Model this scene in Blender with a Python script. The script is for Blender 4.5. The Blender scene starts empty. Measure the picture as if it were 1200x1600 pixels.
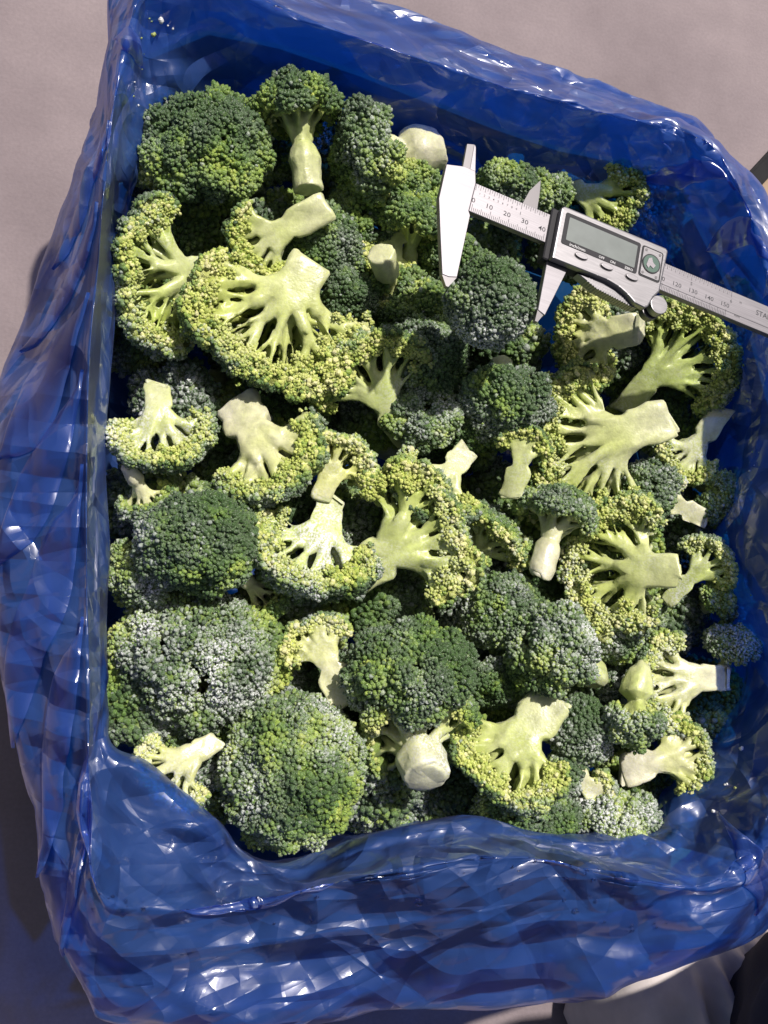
import bpy, bmesh, math, random
import numpy as np
from mathutils import Vector, Matrix

sc = bpy.context.scene
COL = sc.collection
R_ = math.radians

# ------------------------------------------------------------------ camera
F_PX = 1648.0                       # focal length in photo pixels (photo 1200 x 1600)
DIST = 0.55
_tx, _ty = R_(14), R_(10)
VIEW = np.array([math.sin(_tx), math.sin(_ty), 0.0]); VIEW[2] = -math.sqrt(1 - VIEW @ VIEW)
RIGHT = np.cross(VIEW, [0, 1, 0]); RIGHT /= np.linalg.norm(RIGHT)
UP = np.cross(RIGHT, VIEW)
EYE = np.array([0, 0, 0.2]) - VIEW * DIST
cam_d = bpy.data.cameras.new('camera'); cam = bpy.data.objects.new('camera', cam_d); COL.objects.link(cam)
cam_d.sensor_fit = 'HORIZONTAL'; cam_d.sensor_width = 36; cam_d.lens = 36 * F_PX / 1200
cam_d.clip_start = 0.01; cam_d.clip_end = 200
m = Matrix.Identity(4)
for i in range(3):
    m[i][0] = RIGHT[i]; m[i][1] = UP[i]; m[i][2] = -VIEW[i]; m[i][3] = EYE[i]
cam.matrix_world = m
sc.camera = cam

def P(px, py, z):
    """the place in the world at height z that the photograph shows at (px, py)"""
    d = RIGHT * (px - 600) / F_PX - UP * (py - 800) / F_PX + VIEW
    return EYE + d * ((z - EYE[2]) / d[2])
def depth(p): return float((np.asarray(p) - EYE) @ VIEW)

# ------------------------------------------------------------------ light
SUN_AZ = math.atan2(0.52, 0.85)     # clockwise from +Y
SUN_EL = R_(65)
S = Vector((math.sin(SUN_AZ) * math.cos(SUN_EL), math.cos(SUN_AZ) * math.cos(SUN_EL), math.sin(SUN_EL)))
sun_d = bpy.data.lights.new('sun', 'SUN'); sun = bpy.data.objects.new('sun', sun_d); COL.objects.link(sun)
sun_d.energy = 5.0; sun_d.angle = R_(1.2); sun_d.color = (1.0, 0.93, 0.88)
sun.rotation_euler = S.to_track_quat('Z', 'Y').to_euler(); sun.location = S * 5
w = bpy.data.worlds.new('World'); sc.world = w; w.use_nodes = True
nt = w.node_tree; nt.nodes.clear()
sky = nt.nodes.new('ShaderNodeTexSky'); sky.sky_type = 'NISHITA'; sky.sun_disc = False
sky.air_density = 0.6; sky.dust_density = 4.0; sky.ozone_density = 0.4
sky.sun_elevation = SUN_EL; sky.sun_rotation = SUN_AZ
bgn = nt.nodes.new('ShaderNodeBackground'); bgn.inputs[1].default_value = 0.065
wo = nt.nodes.new('ShaderNodeOutputWorld')
nt.links.new(sky.outputs[0], bgn.inputs[0]); nt.links.new(bgn.outputs[0], wo.inputs[0])
sc.view_settings.view_transform = 'Standard'; sc.view_settings.look = 'None'
sc.view_settings.exposure = 0.0; sc.view_settings.gamma = 1
sc.render.engine = 'CYCLES'
sc.cycles.transparent_max_bounces = 24; sc.cycles.max_bounces = 8
sc.cycles.use_denoising = True

# ------------------------------------------------------------------ helpers
def tag(o, label=None, cat=None, group=None, kind=None):
    if label: o['label'] = label
    if cat: o['category'] = cat
    if group: o['group'] = group
    if kind: o['kind'] = kind
    return o
def empty(name, loc=(0, 0, 0), mw=None):
    o = bpy.data.objects.new(name, None); COL.objects.link(o); o.empty_display_size = 0.01
    if mw is not None: o.matrix_world = mw
    else: o.location = loc
    return o
def link(name, me, parent=None, mat=None):
    o = bpy.data.objects.new(name, me); COL.objects.link(o)
    if parent is not None: o.parent = parent
    if mat is not None and not me.materials: me.materials.append(mat)
    return o
def mesh_np(name, V, F, cols=None, smooth=True):
    """V (n,3), F (m,k) with one face size"""
    V = np.ascontiguousarray(V, np.float32); F = np.ascontiguousarray(F, np.int32)
    me = bpy.data.meshes.new(name); k = F.shape[1]
    me.vertices.add(len(V)); me.vertices.foreach_set('co', V.ravel())
    me.loops.add(F.size); me.loops.foreach_set('vertex_index', F.ravel())
    me.polygons.add(len(F)); me.polygons.foreach_set('loop_start', np.arange(0, F.size, k, dtype=np.int32))
    me.update(calc_edges=True)
    me.polygons.foreach_set('use_smooth', np.full(len(F), smooth))
    if cols is not None: paint(me, cols)
    me.validate()
    return me
def paint(me, cols):
    a = me.color_attributes.new('tone', 'FLOAT_COLOR', 'POINT')
    c = np.ones((len(me.vertices), 4), np.float32); c[:, :cols.shape[1]] = cols
    a.data.foreach_set('color', c.ravel())
def bm_mesh(name, bm, smooth=False):
    me = bpy.data.meshes.new(name); bm.to_mesh(me); bm.free()
    if smooth: me.polygons.foreach_set('use_smooth', np.full(len(me.polygons), True))
    return me

# ------------------------------------------------------------------ materials
def material(name):
    mt = bpy.data.materials.new(name); mt.use_nodes = True
    n = mt.node_tree.nodes; n.clear()
    out = n.new('ShaderNodeOutputMaterial')
    return mt, mt.node_tree, out
def nd(t, kind, **kw):
    n = t.nodes.new(kind)
    for k, v in kw.items():
        if k in n.inputs.keys(): n.inputs[k].default_value = v
        else: setattr(n, k, v)
    return n
def rampnode(t, src, stops):
    r = t.nodes.new('ShaderNodeValToRGB'); e = r.color_ramp.elements
    e[0].position, e[0].color = stops[0][0], stops[0][1]
    e[1].position, e[1].color = stops[-1][0], stops[-1][1]
    for p_, c_ in stops[1:-1]:
        x = e.new(p_); x.color = c_
    t.links.new(src, r.inputs[0]); return r
def g(v, a=1): return (v, v, v, a)

def simple(name, col, rough=0.5, metal=0.0, noise=0.06, nscale=60, bump=0.0, bscale=300, aniso=None):
    mt, t, out = material(name)
    b = nd(t, 'ShaderNodeBsdfPrincipled', Roughness=rough, Metallic=metal)
    tc = nd(t, 'ShaderNodeTexCoord')
    nz = nd(t, 'ShaderNodeTexNoise', Scale=nscale, Detail=5.0)
    if aniso:
        mp = nd(t, 'ShaderNodeMapping'); mp.inputs['Scale'].default_value = aniso
        t.links.new(tc.outputs['Object'], mp.inputs[0]); t.links.new(mp.outputs[0], nz.inputs[0])
    else: t.links.new(tc.outputs['Object'], nz.inputs[0])
    c = Vector(col)
    r = rampnode(t, nz.outputs[0], [(0.3, (*(c * (1 - noise)), 1)), (0.7, (*(c * (1 + noise)), 1))])
    t.links.new(r.outputs[0], b.inputs['Base Color'])
    rr = nd(t, 'ShaderNodeMapRange'); rr.inputs[3].default_value = rough * 0.8; rr.inputs[4].default_value = min(1, rough * 1.25)
    t.links.new(nz.outputs[0], rr.inputs[0]); t.links.new(rr.outputs[0], b.inputs['Roughness'])
    if bump:
        bz = nd(t, 'ShaderNodeTexNoise', Scale=bscale, Detail=6.0)
        t.links.new(tc.outputs['Object'], bz.inputs[0])
        bp = nd(t, 'ShaderNodeBump', Strength=bump, Distance=0.001)
        t.links.new(bz.outputs[0], bp.inputs['Height']); t.links.new(bp.outputs[0], b.inputs['Normal'])
    t.links.new(b.outputs[0], out.inputs[0])
    return mt

def plant_mat(name, rough, bumpd, frost_amt, sss):
    """colour comes with the plant tissue; white frost sits on it in patches and specks"""
    mt, t, out = material(name)
    b = nd(t, 'ShaderNodeBsdfPrincipled', Roughness=rough)
    at = nd(t, 'ShaderNodeAttribute', attribute_name='tone')
    tc = nd(t, 'ShaderNodeTexCoord')
    geo = nd(t, 'ShaderNodeNewGeometry')
    nz = nd(t, 'ShaderNodeTexNoise', Scale=260.0, Detail=4.0, Roughness=0.65)
    t.links.new(geo.outputs['Position'], nz.inputs[0])
    n2 = nd(t, 'ShaderNodeTexNoise', Scale=900.0, Detail=3.0)
    t.links.new(geo.outputs['Position'], n2.inputs[0])
    # tissue mottling
    mot = rampnode(t, nz.outputs[0], [(0.3, g(0.84)), (0.7, g(1.14))])
    mul = nd(t, 'ShaderNodeMix', data_type='RGBA', blend_type='MULTIPLY'); mul.inputs[0].default_value = 1
    t.links.new(at.outputs['Color'], mul.inputs[6]); t.links.new(mot.outputs[0], mul.inputs[7])
    # frost
    fr = rampnode(t, n2.outputs[0], [(0.42, g(0)), (0.62, g(1))])
    n3 = nd(t, 'ShaderNodeTexNoise', Scale=48.0, Detail=3.0)
    t.links.new(geo.outputs['Position'], n3.inputs[0])
    f3 = rampnode(t, n3.outputs[0], [(0.42, g(0.12)), (0.68, g(1))])
    fm = nd(t, 'ShaderNodeMath', operation='MULTIPLY'); t.links.new(fr.outputs[0], fm.inputs[0]); t.links.new(f3.outputs[0], fm.inputs[1])
    fa = nd(t, 'ShaderNodeMath', operation='MULTIPLY'); fa.inputs[1].default_value = frost_amt; t.links.new(fm.outputs[0], fa.inputs[0])
    fb = nd(t, 'ShaderNodeMath', operation='MULTIPLY'); t.links.new(fa.outputs[0], fb.inputs[0]); t.links.new(at.outputs['Alpha'], fb.inputs[1])
    fb.use_clamp = True
    mix = nd(t, 'ShaderNodeMix', data_type='RGBA'); t.links.new(fb.outputs[0], mix.inputs[0])
    t.links.new(mul.outputs[2], mix.inputs[6]); mix.inputs[7].default_value = (0.72, 0.74, 0.74, 1)
    t.links.new(mix.outputs[2], b.inputs['Base Color'])
    b.inputs['Subsurface Weight'].default_value = sss
    b.inputs['Subsurface Radius'].default_value = (0.0022, 0.0026, 0.0008)
    b.inputs['Subsurface Scale'].default_value = 1.0
    b.inputs['Specular IOR Level'].default_value = 0.5; b.inputs['Sheen Weight'].default_value = 0.12
    vo = nd(t, 'ShaderNodeTexVoronoi', Scale=bumpd[0]); t.links.new(geo.outputs['Position'], vo.inputs[0])
    bp = nd(t, 'ShaderNodeBump', Strength=bumpd[1], Distance=bumpd[2])
    t.links.new(vo.outputs[0], bp.inputs['Height'])
    bp2 = nd(t, 'ShaderNodeBump', Strength=bumpd[3], Distance=0.001)
    t.links.new(nz.outputs[0], bp2.inputs['Height']); t.links.new(bp.outputs[0], bp2.inputs['Normal'])
    t.links.new(bp2.outputs[0], b.inputs['Normal'])
    t.links.new(b.outputs[0], out.inputs[0])
    return mt
BUD = plant_mat('frosted_buds', 0.34, (2000.0, 0.65, 0.0005, 0.4), 1.1, 0.0)
STEM = plant_mat('broccoli_stem', 0.33, (700.0, 0.12, 0.0005, 0.30), 1.05, 0.25)

def film_mat():
    """thin blue polythene: crumpled into flat facets with sharp edges, partly see-through"""
    mt, t, out = material('blue_film')
    geo = nd(t, 'ShaderNodeNewGeometry')
    wz = nd(t, 'ShaderNodeTexNoise', Scale=22.0, Detail=2.0); t.links.new(geo.outputs['Position'], wz.inputs[0])
    wsub = nd(t, 'ShaderNodeVectorMath', operation='SUBTRACT'); wsub.inputs[1].default_value = (.5, .5, .5); t.links.new(wz.outputs['Color'], wsub.inputs[0])
    wsc = nd(t, 'ShaderNodeVectorMath', operation='SCALE'); wsc.inputs['Scale'].default_value = 0.016; t.links.new(wsub.outputs[0], wsc.inputs[0])
    wadd = nd(t, 'ShaderNodeVectorMath', operation='ADD'); t.links.new(geo.outputs['Position'], wadd.inputs[0]); t.links.new(wsc.outputs[0], wadd.inputs[1])
    nz = nd(t, 'ShaderNodeTexNoise', Scale=45.0, Detail=1.5, Distortion=0.3); t.links.new(geo.outputs['Position'], nz.inputs[0])
    bp = nd(t, 'ShaderNodeBump', Strength=0.12, Distance=0.0016); t.links.new(nz.outputs[0], bp.inputs['Height'])
    N = bp.outputs[0]
    nb_ = nd(t, 'ShaderNodeTexNoise', Scale=11.0, Detail=2.0); t.links.new(geo.outputs['Position'], nb_.inputs[0])
    msk = rampnode(t, nb_.outputs[0], [(0.40, g(0.10)), (0.60, g(1))])
    edges = []
    for scl, amt, rot_, stretch, usem in ((17.0, .05, (.5, .2, .3), (1, 1.7, 1), False), (42.0, .09, (.1, .9, 1.1), (1.6, 1, 1), True), (110.0, .10, (1.2, .3, .6), (1, 1.4, 1), True)):
        mp = nd(t, 'ShaderNodeMapping'); mp.inputs['Rotation'].default_value = rot_; mp.inputs['Scale'].default_value = stretch
        t.links.new(wadd.outputs[0], mp.inputs[0])
        v_ = nd(t, 'ShaderNodeTexVoronoi', Scale=scl); t.links.new(mp.outputs[0], v_.inputs[0])
        sb = nd(t, 'ShaderNodeVectorMath', operation='SUBTRACT'); sb.inputs[1].default_value = (.5, .5, .5); t.links.new(v_.outputs['Color'], sb.inputs[0])
        sc_ = nd(t, 'ShaderNodeVectorMath', operation='SCALE'); sc_.inputs['Scale'].default_value = amt; t.links.new(sb.outputs[0], sc_.inputs[0])
        if usem:
            mm_ = nd(t, 'ShaderNodeMath', operation='MULTIPLY'); mm_.inputs[1].default_value = amt; t.links.new(msk.outputs[0], mm_.inputs[0]); t.links.new(mm_.outputs[0], sc_.inputs['Scale'])
        ad = nd(t, 'ShaderNodeVectorMath', operation='ADD'); t.links.new(N, ad.inputs[0]); t.links.new(sc_.outputs[0], ad.inputs[1])
        nm = nd(t, 'ShaderNodeVectorMath', operation='NORMALIZE'); t.links.new(ad.outputs[0], nm.inputs[0]); N = nm.outputs[0]
    # straight hard folds in patches: triangle waves in many directions, each present only here and there
    rs = np.random.default_rng(31); tot = None
    for k, lam in enumerate((.13, .10, .08, .062, .05, .04, .031, .024, .018, .013)):
        mp = nd(t, 'ShaderNodeMapping'); mp.inputs['Rotation'].default_value = tuple(rs.uniform(0, 6.28, 3)); mp.inputs['Location'].default_value = tuple(rs.uniform(0, 3, 3))
        t.links.new(geo.outputs['Position'], mp.inputs[0])
        wv = nd(t, 'ShaderNodeTexWave', wave_type='BANDS', wave_profile='TRI'); wv.inputs['Scale'].default_value = 2 * math.pi / (20 * lam)
        wv.inputs['Distortion'].default_value = 0.35; wv.inputs['Detail'].default_value = 0; wv.inputs['Detail Scale'].default_value = .5
        t.links.new(mp.outputs[0], wv.inputs[0])
        mz = nd(t, 'ShaderNodeTexNoise', Scale=6.0 + k * 1.2, Detail=1.0); t.links.new(mp.outputs[0], mz.inputs[0])
        mk = rampnode(t, mz.outputs[0], [(.50, g(0)), (.56, g(1))])
        mu = nd(t, 'ShaderNodeMath', operation='MULTIPLY'); t.links.new(wv.outputs['Fac'], mu.inputs[0]); t.links.new(mk.outputs[0], mu.inputs[1])
        m2_ = nd(t, 'ShaderNodeMath', operation='MULTIPLY'); m2_.inputs[1].default_value = lam * .5 * (.22, .22, .30, .32, .34, .34, .34, .32, .30, .26)[k] * rs.choice([-1, 1]); t.links.new(mu.outputs[0], m2_.inputs[0])
        if tot is None: tot = m2_.outputs[0]
        else:
            ad = nd(t, 'ShaderNodeMath', operation='ADD'); t.links.new(tot, ad.inputs[0]); t.links.new(m2_.outputs[0], ad.inputs[1]); tot = ad.outputs[0]
    b_ = nd(t, 'ShaderNodeBump', Strength=1.0, Distance=1.0); t.links.new(tot, b_.inputs['Height']); t.links.new(N, b_.inputs['Normal']); N = b_.outputs[0]
    df = nd(t, 'ShaderNodeBsdfDiffuse'); df.inputs[0].default_value = (0.062, 0.165, 0.56, 1)
    tl = nd(t, 'ShaderNodeBsdfTranslucent'); tl.inputs[0].default_value = (0.022, 0.15, 0.62, 1)
    t.links.new(N, df.inputs['Normal']); t.links.new(N, tl.inputs['Normal'])
    m1 = nd(t, 'ShaderNodeMixShader'); m1.inputs[0].default_value = 0.42
    t.links.new(df.outputs[0], m1.inputs[1]); t.links.new(tl.outputs[0], m1.inputs[2])
    tr = nd(t, 'ShaderNodeBsdfTransparent'); tr.inputs[0].default_value = (0.055, 0.35, 0.92, 1)
    m2 = nd(t, 'ShaderNodeMixShader'); m2.inputs[0].default_value = 0.56
    t.links.new(m1.outputs[0], m2.inputs[1]); t.links.new(tr.outputs[0], m2.inputs[2])
    gl = nd(t, 'ShaderNodeBsdfGlossy'); gl.inputs['Roughness'].default_value = 0.11; gl.inputs[0].default_value = (1, .98, 1, 1)
    t.links.new(N, gl.inputs['Normal'])
    gl2 = nd(t, 'ShaderNodeBsdfGlossy'); gl2.inputs['Roughness'].default_value = 0.36; gl2.inputs[0].default_value = (.92, .94, 1, 1); t.links.new(N, gl2.inputs['Normal'])
    gm = nd(t, 'ShaderNodeMixShader'); gm.inputs[0].default_value = 0.55; t.links.new(gl.outputs[0], gm.inputs[1]); t.links.new(gl2.outputs[0], gm.inputs[2])
    fr = nd(t, 'ShaderNodeFresnel'); fr.inputs[0].default_value = 1.5; t.links.new(bp.outputs[0], fr.inputs['Normal'])
    fx = nd(t, 'ShaderNodeMath', operation='MULTIPLY'); fx.inputs[1].default_value = 1.5; fx.use_clamp = True; t.links.new(fr.outputs[0], fx.inputs[0])
    fm = nd(t, 'ShaderNodeMath', operation='MINIMUM'); fm.inputs[1].default_value = 0.36; t.links.new(fx.outputs[0], fm.inputs[0])
    m3 = nd(t, 'ShaderNodeMixShader'); t.links.new(fm.outputs[0], m3.inputs[0])
    t.links.new(m2.outputs[0], m3.inputs[1]); t.links.new(gm.outputs[0], m3.inputs[2])
    t.links.new(m3.outputs[0], out.inputs[0])
    return mt
FILM = film_mat()

def concrete_mat():
    mt, t, out = material('concrete')
    b = nd(t, 'ShaderNodeBsdfPrincipled', Roughness=0.75)
    geo = nd(t, 'ShaderNodeNewGeometry')
    n1 = nd(t, 'ShaderNodeTexNoise', Scale=9.0, Detail=8.0, Roughness=0.6); t.links.new(geo.outputs['Position'], n1.inputs[0])
    n2 = nd(t, 'ShaderNodeTexNoise', Scale=420.0, Detail=4.0); t.links.new(geo.outputs['Position'], n2.inputs[0])
    mp = nd(t, 'ShaderNodeMapping'); mp.inputs['Scale'].default_value = (9, 26, 1); mp.inputs['Rotation'].default_value = (0, 0, 0.35)
    t.links.new(geo.outputs['Position'], mp.inputs[0])
    n3 = nd(t, 'ShaderNodeTexNoise', Scale=1.0, Detail=6.0, Roughness=0.7); t.links.new(mp.outputs[0], n3.inputs[0])
    r1 = rampnode(t, n1.outputs[0], [(0.28, (0.160, 0.128, 0.136, 1)), (0.5, (0.205, 0.167, 0.175, 1)), (0.74, (0.255, 0.210, 0.216, 1))])
    r2 = rampnode(t, n2.outputs[0], [(0.3, g(0.93)), (0.7, g(1.06))])
    r3 = rampnode(t, n3.outputs[0], [(0.35, g(0.97)), (0.5, g(1.0)), (0.72, g(1.04))])
    m1 = nd(t, 'ShaderNodeMix', data_type='RGBA', blend_type='MULTIPLY'); m1.inputs[0].default_value = 1
    t.links.new(r1.outputs[0], m1.inputs[6]); t.links.new(r2.outputs[0], m1.inputs[7])
    m2 = nd(t, 'ShaderNodeMix', data_type='RGBA', blend_type='MULTIPLY'); m2.inputs[0].default_value = 1
    t.links.new(m1.outputs[2], m2.inputs[6]); t.links.new(r3.outputs[0], m2.inputs[7])
    t.links.new(m2.outputs[2], b.inputs['Base Color'])
    bp = nd(t, 'ShaderNodeBump', Strength=0.12, Distance=0.0012); t.links.new(n2.outputs[0], bp.inputs['Height'])
    bp2 = nd(t, 'ShaderNodeBump', Strength=0.25, Distance=0.003); t.links.new(n3.outputs[0], bp2.inputs['Height']); t.links.new(bp.outputs[0], bp2.inputs['Normal'])
    t.links.new(bp2.outputs[0], b.inputs['Normal'])
    t.links.new(b.outputs[0], out.inputs[0])
    return mt
CONC = concrete_mat()
KRAFT = simple('kraft_cardboard', (0.33, 0.24, 0.16), 0.8, noise=0.12, nscale=40, bump=0.2, bscale=200)
STEEL = simple('brushed_steel', (0.235, 0.226, 0.24), 0.44, 0.85, noise=0.13, nscale=1.0, aniso=(.05, 3.2, 1))
SATIN = simple('satin_chrome', (0.27, 0.265, 0.275), 0.38, 0.9, noise=0.10, nscale=1.0, aniso=(.1, 2.5, 1))
DARKSTEEL = simple('ground_edge_steel', (0.16, 0.155, 0.16), 0.38, 0.8)
BLACKP = simple('black_bezel', (0.018, 0.018, 0.022), 0.7)
LCD = simple('lcd_glass', (0.16, 0.185, 0.175), 0.42, noise=0.12, nscale=.08)
INK = simple('engraved_ink', (0.04, 0.04, 0.045), 0.8)
INKPALE = simple('pale_print', (0.62, 0.62, 0.62), 0.5)
PCB = simple('battery_contact', (0.10, 0.16, 0.13), 0.3, 0.3)
NAVY = simple('navy_cloth', (0.012, 0.014, 0.028), 0.9, noise=0.4, nscale=300, bump=0.6, bscale=900)
SHOE = simple('pale_shoe_leather', (0.68, 0.62, 0.58), 0.5, noise=0.12, nscale=50, bump=0.4, bscale=150)
RUBBER = simple('black_strip', (0.008, 0.008, 0.009), 0.95)

# ------------------------------------------------------------------ ground
def grid_plane(name, x0, x1, y0, y1, z):
    V = np.array([[x0, y0, z], [x1, y0, z], [x1, y1, z], [x0, y1, z]])
    return mesh_np(name, V, np.array([[0, 1, 2, 3]]), smooth=False)
tag(link('concrete_floor', grid_plane('concrete_floor', -30, 30, -30, 30, 0.0), None, CONC), 'smooth mauve grey concrete floor under the box', None, kind='structure')

# ------------------------------------------------------------------ bag outline (photo pixels at real heights)
ST = [  # inner contact, crest, outermost, z of outermost
 ((245,185),(228,-15),(190,-20),.19), ((330,150),(330,-25),(330,-75),.19), ((430,140),(450,25),(450,-30),.19),
 ((530,175),(585,71),(600,22),.19), ((640,215),(705,112),(735,78),.19), ((740,260),(800,142),(830,113),.19),
 ((840,290),(900,170),(930,150),.19), ((930,300),(985,188),(1010,172),.19), ((1010,345),(1050,205),(1090,195),.19),
 ((1060,410),(1120,250),(1145,255),.19), ((1100,480),(1170,340),(1195,360),.19), ((1130,570),(1200,450),(1235,470),.18),
 ((1145,680),(1215,600),(1265,610),.17), ((1130,800),(1225,750),(1285,770),.17), ((1145,920),(1230,900),(1295,920),.17),
 ((1172,1010),(1235,1020),(1300,1050),.17), ((1165,1090),(1235,1130),(1300,1180),.16), ((1115,1175),(1220,1240),(1285,1320),.15),
 ((1055,1235),(1180,1330),(1220,1420),.15), ((1030,1300),(1100,1385),(1125,1492),.192), ((940,1308),(960,1370),(960,1548),.192),
 ((850,1300),(850,1345),(850,1564),.192), ((740,1278),(740,1345),(740,1574),.192), ((620,1300),(620,1365),(600,1576),.192),
 ((500,1335),(500,1385),(450,1598),.192), ((400,1345),(390,1410),(320,1606),.192), ((330,1290),(245,1425),(168,1600),.192),
 ((240,1190),(160,1400),(116,1502),.192), ((170,1150),(138,1310),(82,1400),.192), ((165,1000),(138,1150),(52,1270),.192),
 ((172,860),(136,980),(5,1050),.192), ((165,720),(135,820),(-12,880),.192), ((172,600),(136,660),(-12,700),.192),
 ((180,500),(140,540),(2,585),.15), ((185,400),(152,420),(55,460),.16), ((205,300),(165,260),(112,290),.17),
 ((225,235),(188,110),(152,150),.18)]
NS = len(ST)
Z_IN, Z_RIM = 0.188, 0.242
A_ = np.array([P(*s[0], .202 if 19 <= i_ <= 28 else Z_IN) for i_, s in enumerate(ST)]); B_ = np.array([P(*s[1], Z_RIM) for s in ST]); C_ = np.array([P(*s[2], s[3]) for s in ST])
CEN = B_.mean(0)

# ------------------------------------------------------------------ cardboard box under the bag
MIDL = (A_ * .42 + C_ * .58) * [1, 1, 0]
box = tag(empty('cardboard_box', MIDL[27]), 'brown cardboard box wrapped inside the blue plastic bag', 'box')
def panel(st_, top):
    """a slightly bulging cardboard side along the given outline stations"""
    p = MIDL[st_]; t = np.gradient(p, axis=0); nrm = np.stack([-t[:, 1], t[:, 0], 0 * t[:, 0]], 1); nrm /= np.linalg.norm(nrm, axis=1)[:, None]
    bm = bmesh.new(); o = np.array(box.location)
    R4 = [[bm.verts.new(q + nrm[i] * h + [0, 0, z] - o) for h, z in ((-.0015, .004), (.0015, .004), (.0015, top), (-.0015, top))] for i, q in enumerate(p)]
    for i in range(len(R4) - 1):
        for k in range(4): bm.faces.new((R4[i][k], R4[i][(k + 1) % 4], R4[i + 1][(k + 1) % 4], R4[i + 1][k]))
    bm.faces.new(R4[0][::-1]); bm.faces.new(R4[-1])
    bmesh.ops.recalc_face_normals(bm, faces=bm.faces)
    return link('box_panel', bm_mesh('box_panel', bm), box, KRAFT)
for st_ in (range(0, 9), range(9, 19), range(19, 27), range(27, 37)): panel(list(st_), .170)
bm = bmesh.new(); f_ = bm.faces.new([bm.verts.new(q * [1, 1, 0] * .96 + (CEN * [1, 1, 0]) * .04 + [0, 0, .003] - np.array(box.location)) for q in MIDL])
r_ = bmesh.ops.extrude_face_region(bm, geom=[f_])
for e_ in r_['geom']:
    if isinstance(e_, bmesh.types.BMVert): e_.co.z += .003
bmesh.ops.recalc_face_normals(bm, faces=bm.faces); link('box_bottom', bm_mesh('box_bottom', bm), box, KRAFT)

# ------------------------------------------------------------------ plastic bag
def catmull_closed(K, n, per):
    """K (NS,3) control loop, per: cumulative parameter of stations -> n samples"""
    u = np.linspace(0, NS, n, endpoint=False)
    i = np.floor(u).astype(int); f = (u - i)[:, None]
    p0, p1, p2, p3 = K[(i - 1) % NS], K[i % NS], K[(i + 1) % NS], K[(i + 2) % NS]
    return 0.5 * (2 * p1 + (p2 - p0) * f + (2 * p0 - 5 * p1 + 4 * p2 - p3) * f ** 2 + (3 * p1 - p0 - 3 * p2 + p3) * f ** 3)
def catmull_open(K, n, dens):
    M = len(K); t = np.concatenate([[0], np.cumsum(dens)]); s = np.linspace(0, t[-1], n)
    i = np.clip(np.searchsorted(t, s, 'right') - 1, 0, M - 2); f = ((s - t[i]) / (t[i + 1] - t[i]))[:, None, None]
    g_ = lambda j: K[np.clip(j, 0, M - 1)]
    p0, p1, p2, p3 = g_(i - 1), g_(i), g_(i + 1), g_(i + 2)
    return 0.5 * (2 * p1 + (p2 - p0) * f + (2 * p0 - 5 * p1 + 4 * p2 - p3) * f ** 2 + (3 * p1 - p0 - 3 * p2 + p3) * f ** 3), s
def hash2(ix, iy, seed):
    h = (ix.astype(np.int64) * 374761393 + iy.astype(np.int64) * 668265263 + seed * 974634777) & 0x7fffffff
    h = ((h ^ (h >> 13)) * 1274126177) & 0x7fffffff
    h = h ^ (h >> 16)
    return (h & 0xffff) / 65535.0, ((h >> 8) & 0xffff) / 65535.0
def worley(x, y, perx, seed):
    """squared distance to the nearest of jittered points (unit cells, periodic in x)"""
    ix, iy = np.floor(x), np.floor(y); best = np.full(x.shape, 9.0)
    for a in (-1, 0, 1):
        for b in (-1, 0, 1):
            jx, jy = ix + a, iy + b
            rx, ry = hash2(np.mod(jx, perx), jy, seed)
            best = np.minimum(best, (jx + rx - x) ** 2 + (jy + ry - y) ** 2)
    return best
def vnoise(x, y, perx, seed):
    ix, iy = np.floor(x), np.floor(y); fx, fy = x - ix, y - iy
    fx, fy = fx * fx * (3 - 2 * fx), fy * fy * (3 - 2 * fy)
    h = lambda a, b: hash2(np.mod(ix + a, perx), iy + b, seed)[0]
    return (h(0, 0) * (1 - fx) + h(1, 0) * fx) * (1 - fy) + (h(0, 1) * (1 - fx) + h(1, 1) * fx) * fy * 1.0
rng = np.random.default_rng(7)
UPZ = np.array([0, 0, 1.0])
def inward(K, d):
    v = (CEN - K) * [1, 1, 0]; return K + v / np.linalg.norm(v, axis=1)[:, None] * d
Lz = A_ * .12 + np.array([CEN[0], CEN[1], 0]) * .88; Lz[:, 2] = .030
L0 = inward(A_, .06); L0[:, 2] = .032
L1 = inward(A_, -.004); L1[:, 2] = .13
E_ = inward(C_, .010); E_[:, 2] = np.maximum(.02, C_[:, 2] - .11)
loops = [Lz, L0, L1, A_.copy(), A_ * .5 + B_ * .5 - UPZ * .004, A_ * .10 + B_ * .90 + UPZ * .002, B_ + UPZ * .002,
         B_ * .90 + C_ * .10 + UPZ * .002, B_ * .5 + C_ * .5 + UPZ * .006, C_.copy(), E_]
VD = [.5, .5, .6, .9, .9, .55, .5, .8, .9, 1.2]
vknot = np.concatenate([[0], np.cumsum(VD)])
def base_grid(NU, NV):
    KL = np.array([catmull_closed(K, NU, None) for K in loops])
    G, vs = catmull_open(KL, NV, VD)
    return G, vs, KL
def normals(G):
    du = np.roll(G, -1, 1) - np.roll(G, 1, 1); dv = np.gradient(G, axis=0)
    n = np.cross(du, dv); n /= np.linalg.norm(n, axis=2)[..., None] + 1e-12
    return -n if n[int(len(n) * .62)][:, 2].mean() < 0 else n
def band(x, a, b, s): return 1 / (1 + np.exp(-np.clip((x - a) / s, -50, 50))) * 1 / (1 + np.exp(np.clip((x - b) / s, -50, 50)))
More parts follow.
